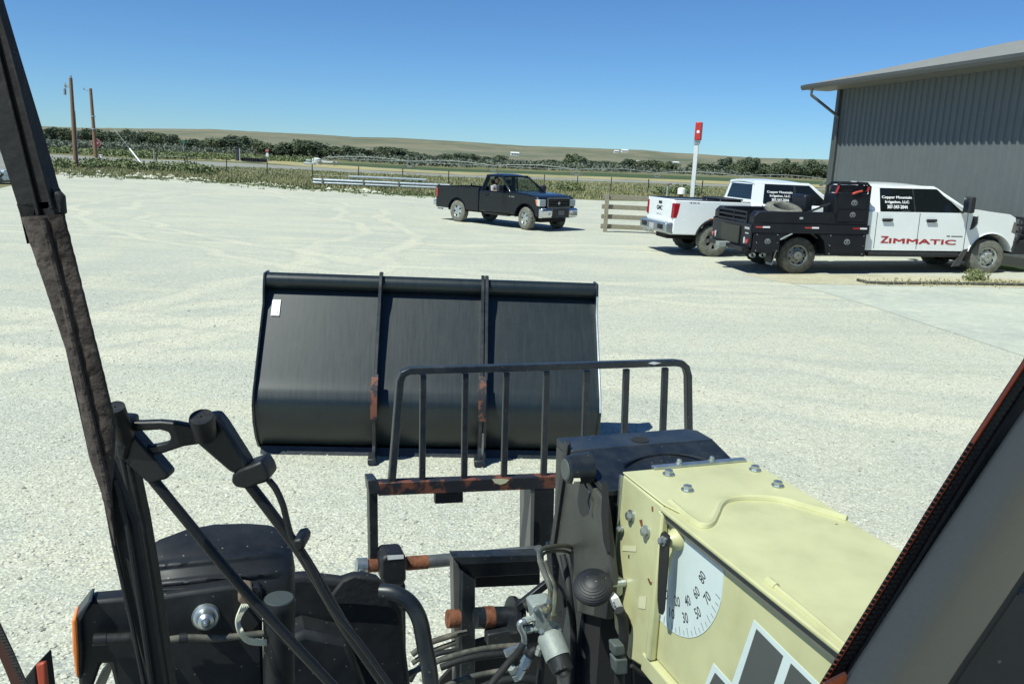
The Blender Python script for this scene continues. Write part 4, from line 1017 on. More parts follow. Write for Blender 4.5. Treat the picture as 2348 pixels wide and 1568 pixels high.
YG = pickup(tg, cfgG); bed(tg, cfgG, -1.18, .94, 1.44, .92)
for s in (-1, 1):
    prof(MB(), [(-1.20,.98),(-1.185,1.36),(-1.02,1.36),(-1.06,1.10),(-1.10,.98)], s*1.02, s*.86).build('tail_lamp', red_lamp, tg, bevel=.012)
    MB().box((-1.38,s*.62-.22,.66),(-1.365,s*.62+.22,.80)).build('bumper_step', trim_black, tg, bevel=.02)
prof(MB(), [(-1.38,.60),(-1.38,.84),(-1.20,.86),(-1.0,.86),(-.98,.58),(-1.2,.54)], -1.0, 1.0).build('rear_bumper', mat('bumper_chrome',(0.42,0.45,0.46),0.3,0.8,0.1,6), tg, bevel=.04, seg=3)
MB().box((-1.40,-.17,.64),(-1.384,.17,.78)).build('number_plate', grey_mark, tg, bevel=.004)
MB().box((-1.196,-.12,1.30),(-1.186,.12,1.37)).build('tailgate_handle', trim_black, tg, bevel=.01)
MB().prism([(-1.190,-.80,.83),(-1.190,.80,.83),(-1.190,.72,.93),(-1.190,-.72,.93)], (-.02,0,0)).build('tailgate_crease', white_paint, tg, bevel=.006)
text('tailgate_lettering', 'GMC', dark_mark, tg, (-1.189, .26, 1.13), (0,-1,0), (0,0,1), .12, .44, .002, bold=.03)
text('tailgate_lettering', 'SIERRA', grey_mark, tg, (-1.189, .26, 1.00), (0,-1,0), (0,0,1), .045, .44, .002)
text('bed_lettering', '4X4', dark_mark, tg, (-.78, -1.016, 1.36), (1,0,0), (0,0,1), .045, .28, .002)
mb = MB().tube([(-1.36,0,.56),(-1.50,0,.55),(-1.58,0,.58)], .03, 8); mb.lathe([(0,.001),(.02,.03),(.05,.03),(.07,.001)], (-1.58,0,.58), (0,0,1), 12); mb.build('tow_hitch', chrome, tg)
MB().box((-.55,-1.025,1.03),(-.40,-1.012,1.06)).build('marker_lamp', red_lamp, tg) if False else MB().box((-.20,-1.022,.965),(.05,-1.012,1.0)).build('marker_lamp', amber_lens, tg)
t2 = thing('tool_box', 'low black tool box lying across the white pickup bed', 'tool box', (org+fw*.60) + Vector((0,0,1.38)), hG)
MB().box((-.25,-.85,-.30),(.25,.85,.22)).build('body', trim_black, t2, bevel=.03)
MB().box((-.28,-.88,.222),(.28,.88,.27)).build('lid', trim_black, t2, bevel=.02)
for s in (-1, 1): MB().box((-.06,s*.5-.03,.10),(-.26+.0,s*.5+.03,.24)).build('latch', chrome, t2)
def window_text(root, Yf, x0, x1, z0, z1):
    o1 = Vector((x0, Yf(z0, .019), z0)); up = Vector((0, Yf(z1, .019)-Yf(z0, .019), z1-z0)); H_ = up.length; u = up.normalized()
    for k, (s_, f0, f1) in enumerate((('Copper Mountain', 0, 1), ('Irrigation, LLC', .10, .90), ('307-347-2044', .16, .84))):
        o = o1+Vector((1,0,0))*(x1-x0)*f0+u*H_*(1-(k+1)*.36+.12)
        text('window_lettering', s_, white_mark, root, o, (1,0,0), u, H_*.26, (x1-x0)*(f1-f0), .001, fat=.007)
window_text(tg, YG, 1.42, 2.14, 1.49, 1.76)

# ------------------------------------------------ white crew cab with black service flatbed
sF, sR = G(2262, 632), G(1825, 627)
hS = heading(sR, sF)*0.55; hS = math.radians(9)
SCL = 1.10
cfgS = dict(w=2.03, paint=white_paint, r=.415, wb=4.50, zrock=.56, belt=1.42, cab_back=1.52, cowl=3.92, nose=5.08, zcowl=1.50, znose=1.38, tail=-.9, arch=.54,
    seams=(1.72, 2.72, 3.86), handles=((1.84,2.08),(2.88,3.12)), zhandle=1.22, handle_mat=trim_black, zroof=2.02, roof_back=1.62, roof_front=3.12, tumble=.26,
    windows=[(1.82, 1.84, 2.62, 2.60, 1.46, 1.45), (2.66, 2.64, 3.80, 3.20, 1.45, 1.33)], glass=tint_glass, glass_ws=tint_glass,
    mirror_x=3.72, mirror_h=.36, mirror_w=.24, bed=False, rim='steel', steer=math.radians(0))
fw = Vector((math.cos(hS), math.sin(hS), 0)); lf = Vector((-fw.y, fw.x, 0))
org = sR + lf*(2.03/2-.15)*SCL
ts = thing('flatbed_truck', 'white crew cab truck with black flatbed and red door lettering', 'work truck', (org.x, org.y, sR.z), hS, scale=SCL)
ts.scale = (1.145, SCL, SCL); ts.location = ts.location - fw*.07
ts.rotation_euler = (0, -math.asin(.03*.6), hS)
YS = pickup(ts, cfgS); W2 = 1.015
for s in (-1, 1): wheel(ts, 0, s*(W2-.15), .415, s, 'steel')
window_text(ts, YS, 1.86, 2.56, 1.48, 1.76)
text('door_lettering', 'Z', red_mark, ts, (1.86, -W2-.001, .725), (1,0,-.012), (0,0,1), .145, .17, .003, fat=.016)
text('door_lettering', 'IMMATIC', red_mark, ts, (2.06, -W2-.001, .72), (1,0,-.012), (0,0,1), .105, 1.58, .003, fat=.018)
MB().box((3.42,-W2-.003,.885),(3.50,-W2+.001,.91)).build('door_badge', dark_mark, ts); MB().box((3.53,-W2-.003,.885),(3.80,-W2+.001,.905)).build('door_badge', dark_mark, ts)
MB().box((3.66,-W2-.004,1.02),(3.80,-W2+.001,1.34)).build('mirror_shade_panel', mat('grey_vinyl',(0.22,0.23,0.23),0.5), ts, bevel=0) if False else None
v = prof(MB(), [(3.95,1.05),(4.03,1.08),(4.10,1.22),(4.09,1.35),(3.99,1.36),(3.97,1.2)], -W2-.006, -W2+.01).build('fender_vent', trim_black, ts, bevel=.004)
prof(MB(), [(3.93,1.04),(4.03,1.065),(4.12,1.20),(4.11,1.37),(4.09,1.37),(4.095,1.21),(4.02,1.085),(3.95,1.055)], -W2-.008, -W2+.01).build('vent_trim', chrome, v)
MB().tube([(1.6,-W2+.03,.47),(3.75,-W2+.03,.47)], .055, 12).build('side_step', trim_black, ts)
for x in (1.9, 2.8, 3.6): MB().beam((x,-W2+.04,.47),(x,-W2+.3,.58),.06,.04).build('step_bracket', trim_black, ts)
MB().box((1.55,-W2+.02,.50),(3.85,W2-.02,.58)).build('sill', trim_black, ts, bevel=.01)
prof(MB(), [(3.86,.60),(3.98,.62),(3.82,.22),(3.62,.20)], -W2-.01, -W2+.02).build('mud_flap', mat('grey_mud_flap',(0.06,0.058,0.055),0.8), ts, bevel=.006)
MB().box((-.62,-W2,.25),(-.60,-W2+.30,.60)).build('mud_flap', trim_black, ts); MB().prism([(-.60,-W2,.2),(-.50,-W2,.62),(-.50,-W2+.3,.62),(-.60,-W2+.3,.2)], (.02,0,0)).build('mud_flap', mat('steel_flap',(0.35,0.36,0.35),0.4,.6), ts)
for s in (-1, 1):
    prof(MB(), [(5.09,.95),(5.085,1.22),(5.00,1.27),(4.96,1.0)], s*1.018, s*.72).build('headlight', mat('headlight_smoke',(0.25,0.22,0.2),0.15,0.3), ts, bevel=.015)
MB().box((5.082,-.70,.90),(5.11,.70,1.24)).build('grille', trim_black, ts, bevel=.02)
# heavy replacement bumper with grille guard
prof(MB(), [(5.05,.50),(5.45,.50),(5.52,.62),(5.50,.84),(5.05,.84)], -1.04, 1.04).build('front_bumper', trim_black, ts, bevel=.03)
for y in (-.93, -.42, .42, .93):
    prof(MB(), [(5.20,.84),(5.50,.84),(5.46,1.28),(5.38,1.36),(5.28,1.30),(5.30,1.0)], y-.02, y+.02).build('guard_upright', trim_black, ts, bevel=.008)
for z in (1.0, 1.16, 1.32): MB().tube([(5.40,-.93,z),(5.40,.93,z)], .03, 10).build('guard_bar', trim_black, ts)
for s in (-1, 1):
    mb = MB()
    for z in (.95, 1.07, 1.19, 1.30): mb.tube([(5.40,s*.94,z),(5.22,s*1.05,z),(5.12,s*1.06,z)], .018, 8)
    mb.tube([(5.12,s*1.06,.84),(5.12,s*1.06,1.30)], .02, 8); mb.build('guard_wing', trim_black, ts)
# flatbed
BW = 1.12
MB().box((-1.12,-BW,.98),(1.50,BW,1.10)).build('deck', bed_black, ts, bevel=.008)
MB().box((-1.14,-BW-.02,.92),(1.50,-BW-.001,1.12)).build('side_rail', bed_black, ts, bevel=.006)
MB().box((-1.14,BW+.001,.92),(1.50,BW+.02,1.12)).build('side_rail', bed_black, ts, bevel=.006)
def emblem(x, z, r, par, y=-BW-.024):
    """small round bull head mark"""
    mb = MB(); pts = []
    for k in range(16):
        a = math.pi/2+k*math.pi/8; q = r*(1 if k not in (6,7,8,9,10) else .78)
        pts.append((x+q*math.cos(a)*.95, y, z+q*math.sin(a)))
    mb.prism(pts, (0,-.003,0)); o = mb.build('emblem', mat('emblem_grey',(0.22,0.23,0.24),0.4,.3), par, smooth=False)
    mb = MB()
    for s in (-1, 1): mb.prism([(x+s*r*.18,y-.0045,z+r*.15),(x+s*r*.62,y-.0045,z+r*.42),(x+s*r*.55,y-.0045,z-.02),(x+s*r*.25,y-.0045,z-r*.12)], (0,-.001,0))
    mb.prism([(x-r*.22,y-.0045,z-r*.35),(x+r*.22,y-.0045,z-r*.35),(x+r*.12,y-.0045,z-r*.7),(x-r*.12,y-.0045,z-r*.7)], (0,-.001,0))
    mb.build('emblem_cutout', bed_black, o, smooth=False)
def rivets(par, pts, y):
    mb = MB()
    for x, z in pts: mb.lathe([(0,.001),(0,.012),(.006,.008),(.008,.001)], (x,y,z), (0,-1,0), 6)
    mb.build('rivet_row', galv, par)
for s in (-1, 1):
    y0, y1 = s*(BW+.005), s*(BW-.42)
    a = prof(MB(), [(-1.10,.50),(-.50,.50),(-.50,.80),(-.34,.915),(-1.10,.915)], y0, y1).build('tool_locker', bed_black, ts, bevel=.008)
    b = prof(MB(), [(.58,.46),(1.46,.42),(1.46,.915),(.36,.915),(.50,.76)], y0, y1).build('tool_locker', bed_black, ts, bevel=.008)
    if s < 0:
        for (lk, x0, x1, z0, z1) in ((a,-1.02,-.56,.55,.87),(b,.64,1.40,.50,.87)):
            MB().box((x0,-BW-.013,z0),(x1,-BW-.004,z1)).build('locker_door', bed_black, lk, bevel=.006)
            rivets(lk, [(x0+.0,z0-.02),(x0,z0+.16),(x1,z0-.02),(x1,z0+.16),(x0,z1+.01),(x1,z1+.01)], -BW-.006)
        emblem(-.78, .73, .07, ts, -BW-.014); emblem(1.02, .74, .075, ts, -BW-.014)
    fd = arch(0, .43, .52, .80, 8)
    MB().tube([(p[0], s*(BW-.05), p[1]+.02) for p in fd], .03, 6).build('wheel_arch', bed_black, ts)
MB().beam((-.50,-BW-.006,.78),(-.24,-BW-.006,.92),.02,.03).build('strut', galv, ts)
# low side boards above the deck
up_ = prof(MB(), [(-1.12,1.121),(1.0,1.121),(1.0,1.38),(-1.02,1.38),(-1.12,1.28)], -BW, -BW+.30).build('top_locker', bed_black, ts, bevel=.01)
prof(MB(), [(-1.12,1.121),(.60,1.121),(.60,1.38),(-1.02,1.38),(-1.12,1.28)], BW, BW-.30).build('top_locker', bed_black, ts, bevel=.01)
MB().box((-.96,-BW-.012,1.15),(.60,-BW-.002,1.35)).build('locker_door', bed_black, up_, bevel=.006)
MB().box((-.12,-BW-.035,1.23),(-.04,-BW-.012,1.28)).build('latch', chrome, up_, bevel=.004)
# reflectors on the rail
for x in (-1.08, .02, 1.12):
    MB().box((x,-BW-.028,1.03),(x+.16,-BW-.021,1.065)).build('red_reflector', red_lamp, ts); MB().box((x+.161,-BW-.028,1.03),(x+.32,-BW-.021,1.065)).build('white_reflector', white_mark, ts)
# headache cabinet behind the cab
cab_ = MB().box((.66,-BW,1.121),(1.46,-BW+.50,1.80)).build('upright_locker', bed_black, ts, bevel=.012)
MB().box((.74,-BW-.012,1.20),(1.38,-BW-.002,1.44)).build('locker_door', bed_black, cab_, bevel=.006)
MB().box((.74,-BW-.012,1.48),(1.38,-BW-.002,1.76)).build('locker_door', bed_black, cab_, bevel=.006)
emblem(1.08, 1.34, .07, ts, -BW-.014); emblem(1.09, 1.60, .075, ts, -BW-.014)
mb = MB()
for y in (-BW+.03, -BW+.42):
    mb.tube([(.68,y,1.8),(.68,y,1.96),(.76,y,2.03),(1.36,y,2.03),(1.44,y,1.96),(1.44,y,1.8)], .03, 8)
for x in (.76, 1.36): mb.tube([(x,-BW+.03,2.03),(x,-BW+.42,2.03)], .03, 8)
for y in (-BW+.16,-BW+.30): mb.tube([(1.44,y,1.5),(1.44,y,1.96),(1.36,y,2.03)], .018, 6)
mb.build('headache_rack', bed_black, ts)
MB().prism([(.70,-BW+.05,1.82),(1.42,-BW+.05,1.82),(1.42,-BW+.05,1.98),(.78,-BW+.05,1.98)], (0,.36,0)).build('mesh_box', bed_black, ts, bevel=.02)
for a, b in (((.64,-BW-.02,1.8),(.70,-BW-.02,1.97)), ((1.36,-BW-.02,1.86),(1.38,-BW-.02,1.96))): MB().beam(a, b, .03, .03).build('red_marker', red_mark, ts)
MB().tube([(1.02,-BW-.02,1.80),(1.10,-BW-.04,1.84),(1.22,-BW-.04,1.87)], .025, 6).build('red_strap', mat('red_strap',(0.5,0.05,0.03),0.6), ts)
MB().box((1.02,-BW+.02,2.04),(1.12,-BW+.12,2.08)).build('work_lamp', clear_lamp, ts, bevel=.008)
MB().beam((.02,-.9,1.30),(.64,-.95,1.58),.04,.04).build('hose_boom', trim_black, ts); MB().box((.20,-.62,1.12),(.42,.0,1.74)).build('hose_reel_cover', bed_black, ts, bevel=.05)
# rear of the flatbed
MB().box((-1.16,-BW+.01,.60),(-1.125,BW-.01,1.10)).build('rear_skirt', bed_black, ts, bevel=.006)
MB().box((-1.20,-.55,.62),(-1.165,.45,1.02)).build('rear_panel', mat('olive_panel',(0.035,0.035,0.026),0.6), ts, bevel=.01)
mb = MB()
for z in (1.14, 1.24, 1.34): mb.beam((-1.13,-.80,z),(-1.13,.80,z),.04,.04)
for y in (-.80, -.1, .80): mb.beam((-1.13,y,1.10),(-1.13,y,1.36),.04,.04)
mb.build('tail_rack', bed_black, ts)
for k in (-1, 1):
    MB().lathe([(0,.001),(0,.055),(.03,.05),(.035,.001)], (-1.165,k*.98,.72), (-1,0,0), 14).build('tail_lamp', red_lamp, ts); MB().box((-1.19,k*.84-.03,.66),(-1.165,k*.84+.03,.80)).build('reverse_lamp', clear_lamp, ts, bevel=.008)
MB().box((-1.172,-1.05,.98),(-1.168,-.80,1.03)).build('decal_strip', grey_mark, ts); MB().box((-1.172,-1.02,.88),(-1.168,-.84,.91)).build('decal_strip', grey_mark, ts)
MB().box((-1.45,-.10,.50),(-1.12,.10,.62)).build('tow_hitch', cast_metal, ts, bevel=.01)
MB().box((-1.28,-1.0,.50),(-1.10,1.0,.60)).build('rear_bumper', bed_black, ts, bevel=.01)
for x in (-.95, -.72): MB().lathe([(0,.055),(.10,.055),(.10,.046),(0,.046)], (x,-.75,.40), (0,-1,0), 16, True).build('hanging_ring', galv, ts)
# tyre lying on the bed
p = org + fw*(-.34)*SCL - lf*.55*SCL
tl = thing('spare_tyre', 'loose tyre lying flat on the flatbed', 'tyre', (p.x, p.y, sR.z+1.23*SCL), hS)
tl.rotation_euler = (math.radians(17), 0, hS)
MB().lathe([(0,.27),(0,.38),(.03,.44),(.08,.455),(.20,.455),(.25,.44),(.28,.38),(.28,.27),(.25,.25),(.03,.25)], (0,0,0), (0,0,1), 56, True).build('carcass', tyre_rubber, tl)
MB().lathe([(.09,.457),(.12,.462),(.15,.462),(.18,.457)], (0,0,0), (0,0,1), 56).build('tread_band', rubber, tl)

# weeds and the buried timber edge by the front wheel
def z7(r): return r.gauss(2230, 11), r.uniform(630, 645)
bush_band('wheel_weeds', 16, z7, (0.08, 0.22), 40, 0.022, weed_leaf, 'leafy weeds in front of the flatbed truck wheel', 51)
def z8(r): return r.uniform(1985, 2348), r.gauss(650, 3)
tufts('pad_edge_weeds', 140, z8, 0.06, dry_grass, 'sparse dry weeds along the pad edge', 52, 0.02, 5)
mb = MB(); P_ = [G(x, y, .035) for x, y in ((1966, 645), (1990, 651), (2040, 653), (2160, 653), (2348, 656), (2500, 661))]
tag(MB().tube(P_, .035, 8).build('edge_hose', hose_rubber, world=True, loc=P_[0]), 'dark hose lying along the edge of the concrete pad', 'hose')

# ================================================================== LOADER BUCKET ON THE GROUND
bl, br = G(583, 1026)*.967, G(1369, 1040)*.967
bx = (br-bl).normalized(); by = Vector((-bx.y, bx.x, 0)); BWd = (br-bl).length
bk = thing('loader_bucket', 'wide black loader bucket standing on the gravel ahead', 'bucket', bl, math.atan2(bx.y, bx.x))
bk.scale = (1, 1, .935)
shell = [(.24,.02),(.13,.08),(.04,.20),(-.03,.36),(-.05,.50),(-.01,.60),(.07,.72),(.30,1.08),(.53,1.44)]
inner = [(y+.018, z+.004) for y, z in shell]
def ext(name, pts, x0, x1, m, par, bevel=0.0, ang=35, **k):
    return MB().prism([(x0, y, z) for y, z in pts], (x1-x0, 0, 0)).build(name, m, par, bevel=bevel, ang=ang)
# smooth shell
def smooth(pts, n=5):
    out = []
    for i in range(len(pts)-1):
        p0 = pts[max(i-1,0)]; p1 = pts[i]; p2 = pts[i+1]; p3 = pts[min(i+2, len(pts)-1)]
        for k in range(n):
            t = k/n; out.append(tuple(0.5*((2*p1[j])+(-p0[j]+p2[j])*t+(2*p0[j]-5*p1[j]+4*p2[j]-p3[j])*t*t+(-p0[j]+3*p1[j]-3*p2[j]+p3[j])*t**3) for j in range(len(p1))))
    out.append(tuple(pts[-1])); return out
sp = smooth(shell)
ext('back_shell', sp+[(y+.02, z+.012) for y, z in sp[::-1]], .02, BWd-.02, bucket_paint, bk, ang=50)
tube_p = [(.52+.072*math.cos(a*math.pi/12), 1.497+.072*math.sin(a*math.pi/12)) for a in range(24)]
ext('torque_tube', tube_p, .02, BWd-.02, bucket_paint, bk)
ext('floor_plate', [(.24,.0),(1.05,.0),(1.05,.03),(.24,.04)], .02, BWd-.02, bucket_paint, bk)
ext('cutting_edge', [(.95,-.01),(1.22,.0),(1.22,.02),(.95,.028)], 0, BWd, steel_grey, bk)
side = [(.22,.0),(.11,.06),(.02,.18),(-.05,.34),(-.07,.50),(-.03,.61),(.05,.74),(.40,1.30),(.42,1.46),(.46,1.57),(.62,1.57),(.66,1.35),(.90,.70),(1.12,.02)]
for x in (0, BWd-.02): ext('side_plate', side, x, x+.02, bucket_paint, bk, bevel=.003)
ext('heel_strip', [(.07,.0),(.24,-.015),(.24,.02),(.11,.07)], .03, BWd-.03, black_steel, bk, bevel=.004)
for x in (.012, BWd-.012):
    mb = MB(); P_ = [(x, y-.012, z) for y, z in side[4:9]]; mb.tube(P_, .009, 6); mb.build('weld_bead', galv if x > 1 else black_steel, bk)
for px, dbl in ((865, False), (1097, True)):
    q = G(px, 1034); xr = (q-bl).dot(bx)-.02
    rib = [(.56,1.60),(.48,1.61),(.42,1.57),(.37,1.47),(.33,1.36),(.10,.96),(.0,.80),(-.09,.66),(-.12,.60),(-.14,.44),(-.11,.30),(-.09,.16),(-.13,.10),(-.14,.05),(.10,.03),(.10,.16),(.0,.34),(-.04,.50),(.0,.60),(.07,.71),(.30,1.07),(.50,1.40)]
    offs = (0, .034) if dbl else (0, .05)
    for k, o in enumerate(offs):
        if o and not dbl: continue
        ext('mounting_rib', rib, xr+o, xr+o+.028, black_steel, bk, bevel=.004)
    ext('wear_pad', [(-.125,.42),(-.14,.56),(-.10,.66),(-.03,.78),(-.05,.80),(-.145,.67),(-.165,.57),(-.155,.42)], xr-.012, xr+.042 if not dbl else xr+.05, rust_black, bk, bevel=.003)
    ext('hook_foot', [(-.17,.01),(-.02,.01),(-.02,.05),(-.06,.09),(-.16,.06)], xr-.03, xr+.035+offs[1]*.6*dbl, black_steel, bk, bevel=.006)
    if dbl: ext('rib_spacer', [(-.12,.05),(-.06,.05),(-.06,.30),(-.13,.30)], xr+.028, xr+.045, steel_grey, bk, bevel=.003)
# sticker
def shp(z):   # y on the shell at height z
    for (a, za), (b, zb_) in zip(shell, shell[1:]):
        if za <= z <= zb_: return a+(b-a)*(z-za)/(zb_-za)
x0, x1 = .075, .145
MB().prism([(x0,shp(1.20)-.010,1.20),(x1,shp(1.20)-.010,1.20),(x1,shp(1.33)-.008,1.33),(x0,shp(1.33)-.008,1.33)], (0,-.002,.001)).build('white_sticker', white_mark, bk, smooth=False)
MB().prism([(x0+.045,shp(1.215)-.013,1.215),(x1-.01,shp(1.215)-.013,1.215),(x1-.01,shp(1.24)-.0125,1.24),(x0+.045,shp(1.24)-.0125,1.24)], (0,-.001,.001)).build('sticker_print', grey_mark, bk, smooth=False)

# ================================================================== TELEHANDLER (seen from its own cab)
th = thing('telehandler', 'cream and black telehandler the picture is taken from', 'telehandler', MC(0, 0, 0), AL)
def part(mb, name, m, par=None, **k): return mb.build(name, m, par or th, world=True, **k)
def slab(name, pts, m, v=None, u=None, z=None, thick=.02, par=None, **k):
    P_ = [M(x, y, u=u, v=v, z=z) for x, y in pts]
    d = MH if v is not None else (MR if u is not None else -MZ)
    return part(MB().prism(P_, d*thick), name, m, par, **k)
def rope(name, pts, m, v=None, u=None, rpx=6, par=None, n=12, sm=4, taper=None, **k):
    """pts: (px,py) or (px,py,v)"""
    P_ = [M(p[0], p[1], v=(p[2] if len(p) > 2 else v)) if u is None else M(p[0], p[1], u=u) for p in pts]
    P_ = [Vector(q) for q in smooth([tuple(q) for q in P_], sm)]
    z = (P_[0]-CAM).dot(FW); r = rpx*z/FP
    rr = r if taper is None else [r*(taper[0]+(taper[1]-taper[0])*i/(len(P_)-1)) for i in range(len(P_))]
    return part(MB().tube(P_, rr, n), name, m, par, **k)

# ---- boom
UL, UR, ZT = 1.140, 1.585, 1.60
ZB = M(1472, 1504, u=UL).z
VF = 2.12; VN = .35
t_ = MB()
def cb(mb, u0, u1, v0, v1, z0, z1):
    P_ = [MC(u, v, z) for z in (z0, z1) for (u, v) in ((u0,v0),(u1,v0),(u1,v1),(u0,v1))]
    return mb.add(P_, [(3,2,1,0),(4,5,6,7),(0,1,5,4),(1,2,6,5),(2,3,7,6),(3,0,4,7)])
VB_ = M(1527, 1152, z=ZT).dot(MH)      # where the plain head section ends
# head section with rounded lower front corner
hp = [M(1442, 1083, u=UL), M(1400, 1328, u=UL), M(1408, 1440, u=UL), M(1440, 1510, u=UL), Vector(MC(UL, VB_-.02, ZB-.02)), Vector(MC(UL, VB_-.02, ZT))]
hp[0] = MC(UL, VF, ZT)
head = part(MB().prism([p+MR*0 for p in hp], MR*(UR-UL)), 'boom_head', cream, bevel=.008)
boom = part(cb(MB(), UL+.015, UR-.02, VN, VB_-.02, ZB+.02, ZT-.014), 'boom', cream, bevel=.006)
part(cb(MB(), UL-.012, UR, VN, VB_-.021, ZT-.012, ZT), 'top_plate', cream, boom, bevel=.004)
part(cb(MB(), UL-.005, UR, VN, VB_+.02, ZB-.04, ZB+.018), 'bottom_flange', cream, boom, bevel=.006)
part(cb(MB(), UL-.010, UL+.014, VB_-.034, VB_-.008, ZB+.02, ZT-.014), 'end_bar', cream, boom, bevel=.006)
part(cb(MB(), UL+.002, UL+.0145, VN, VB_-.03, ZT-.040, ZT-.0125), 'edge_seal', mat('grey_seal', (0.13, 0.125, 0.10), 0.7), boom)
# weld beads and raised step on the top
def bead(px, r, name='raised_bead'):
    P_ = [M(x, y, z=ZT+.001) for x, y in px]; P_ = [Vector(q) for q in smooth([tuple(q) for q in P_], 5)]
    return part(MB().tube(P_, r, 8), name, cream, boom)
bead([(1537, 1152), (1560, 1172), (1590, 1196), (1612, 1207), (1630, 1200), (1641, 1180), (1652, 1157), (1672, 1146), (1720, 1142), (1790, 1147), (1860, 1166), (1942, 1190)], .011)
bead([(1772, 1340), (1860, 1412), (1952, 1492)], .006)
bead([(1760, 1330), (1772, 1340), (1780, 1346)], .010, 'weld_blob')
# plate raised ahead of the bead
q = [(1612, 1207), (1630, 1198), (1641, 1178), (1653, 1156), (1672, 1146), (1720, 1142), (1790, 1147), (1860, 1166), (1942, 1190)]
pl = [M(x, y, z=ZT+.0) for x, y in q]+[MC(UR, VF, ZT), MC(UL, VF, ZT), MC(UL, VB_-.02, ZT)]
part(MB().prism([p+MZ*.0012 for p in pl], MZ*.006), 'cover_plate', cream, boom, bevel=.003)
def hexbolt(p, ax, r, par, h=.011):
    ax = Vector(ax); mb = MB().lathe([(0,.001),(0,r*1.35),(.004,r*1.35),(.005,.001)], p, ax, 20); mb.lathe([(.004,.001),(.004,r),(.004+h,r*.96),(.006+h,r*.5),(.006+h,.001)], p, ax, 6)
    return part(mb, 'hex_bolt', zinc, par, ang=25)
for x, y in ((1533, 1088), (1576, 1124), (1731, 1078), (1783, 1114)): hexbolt(M(x, y, z=ZT+.0075), MZ, .0135, head)
for x, y in ((1448, 1182), (1483, 1218)): hexbolt(M(x, y, u=UL-.001), -MR, .0135, head)
for x, y in ((1425, 1212), ): hexbolt(M(x, y, u=UL-.006), -MR, .008, head, .01)
# zinc strips at the head
part(cb(MB(), UL-.008, UL-.0005, VF-.006, VF+.004, M(1404, 1322, u=UL).z, ZT-.004), 'edge_strip', zinc, head)
part(cb(MB(), UL+.10, UR+.0-.02, VF-.012, VF+.010, ZT+.0078, ZT+.016), 'edge_strip', zinc, head, bevel=.001)
for u in (UL+.19, UR-.14): hexbolt(MC(u, VF+.0, ZT+.016), MZ, .008, head, .010)
# rust runs and chips
def chip(pts, m=rust, u=UL-.0008): slab('rust_spot', pts, m, u=u, thick=-.0008, par=head, smooth=False)
chip([(1494,1162),(1497,1160),(1498,1170),(1495,1172)]); chip([(1466,1192),(1472,1190),(1474,1204),(1470,1206)]); chip([(1441,1272),(1443,1271),(1443,1279),(1441,1279)], dark_mark)
chip([(1485,1326),(1488,1325),(1491,1333),(1508,1336),(1508,1340),(1490,1339)])
pale = mat('cream_touchup', (0.64, 0.61, 0.38), 0.5, var=.03)
chip([(1428,1250),(1460,1252),(1459,1264),(1427,1262)], pale); chip([(1466,1366),(1483,1367),(1480,1396),(1464,1393)], pale)
for (u0, v0, r_) in ((UL+.045, 1.06, .004), (UR-.05, 1.66, .003)):
    part(MB().lathe([(0,.0001),(0,lambda k: r_*(1+.35*math.sin(k*2.1)))], MC(u0, v0, ZT+.0006), MZ, 12), 'rust_spot', rust, boom, smooth=False)
# decal
UD = UL+.015
P0 = M(1541, 1238, u=UD)
Rd = (M(1586, 1461, u=UD)-P0).length
def dial(a, r): a = math.radians(a); return P0 - MZ*(r*math.cos(a)) - MH*(r*math.sin(a))
dp = [dial(a, Rd) for a in range(-12, 84, 4)]
rail = ZT-.040
dp.append(Vector(MC(UD, P0.dot(MH)-Rd*.985, rail-.02))); dp.append(Vector(MC(UD, P0.dot(MH)-.96*Rd, rail))); dp.append(Vector(MC(UD, P0.dot(MH)-.03, rail))); dp.append(P0-MH*.0+MZ*0-MZ*.1)
dial_m = mat('dial_white', (0.60, 0.68, 0.66), 0.35, var=.03)
dc = part(MB().prism(dp, -MR*.0015), 'angle_dial', dial_m, boom, smooth=False)
for n_i in range(-10, 90, 10):
    r0 = Rd*(.64 if (n_i//10) % 2 == 0 else .80); hh = .028
    s_ = str(abs(n_i)); w_ = hh*.50*len(s_)
    c_ = dial(n_i, r0); a_ = math.radians(n_i*0.92)
    X = (-MH*math.cos(a_)+MZ*math.sin(a_)); Yv = (MH*math.sin(a_)+MZ*math.cos(a_))
    o = text('dial_number', s_, dark_mark, dc, c_-X*w_/2-Yv*hh/2 - MR*.0012, X, Yv, hh, w_, .0004, bold=.015, world=True)
mb = MB()
for a in range(-10, 84, 5):
    p, q = dial(a, Rd*(.90 if a % 10 == 0 else .93)), dial(a, Rd*.985); w = (p-q).cross(MR).normalized()*.0008
    mb.add([p-w-MR*.0022, p+w-MR*.0022, q+w-MR*.0022, q-w-MR*.0022], [(0,1,2,3)])
part(mb, 'dial_ticks', dark_mark, dc, smooth=False)
# logo stripes: pale border with grey peaks
def lz(pts, m, off, name): slab(name, pts, m, u=UD-off, thick=-.001, par=boom, smooth=False)
lz([(1617,1568),(1636,1519),(1678,1566),(1729,1420),(1882,1570),(1960,1650),(1560,1700)], dial_m, .0002, 'logo_border')
logo_grey = mat('logo_grey', (0.075, 0.082, 0.078), 0.5, var=.05)
lz([(1627,1568),(1640,1541),(1668,1572),(1690,1640),(1600,1640)], logo_grey, .0016, 'logo_peak')
lz([(1694,1566),(1735,1441),(1796,1503),(1750,1640),(1670,1640)], logo_grey, .0016, 'logo_peak')
lz([(1814,1520),(1865,1570),(1930,1640),(1772,1640)], logo_grey, .0016, 'logo_peak')
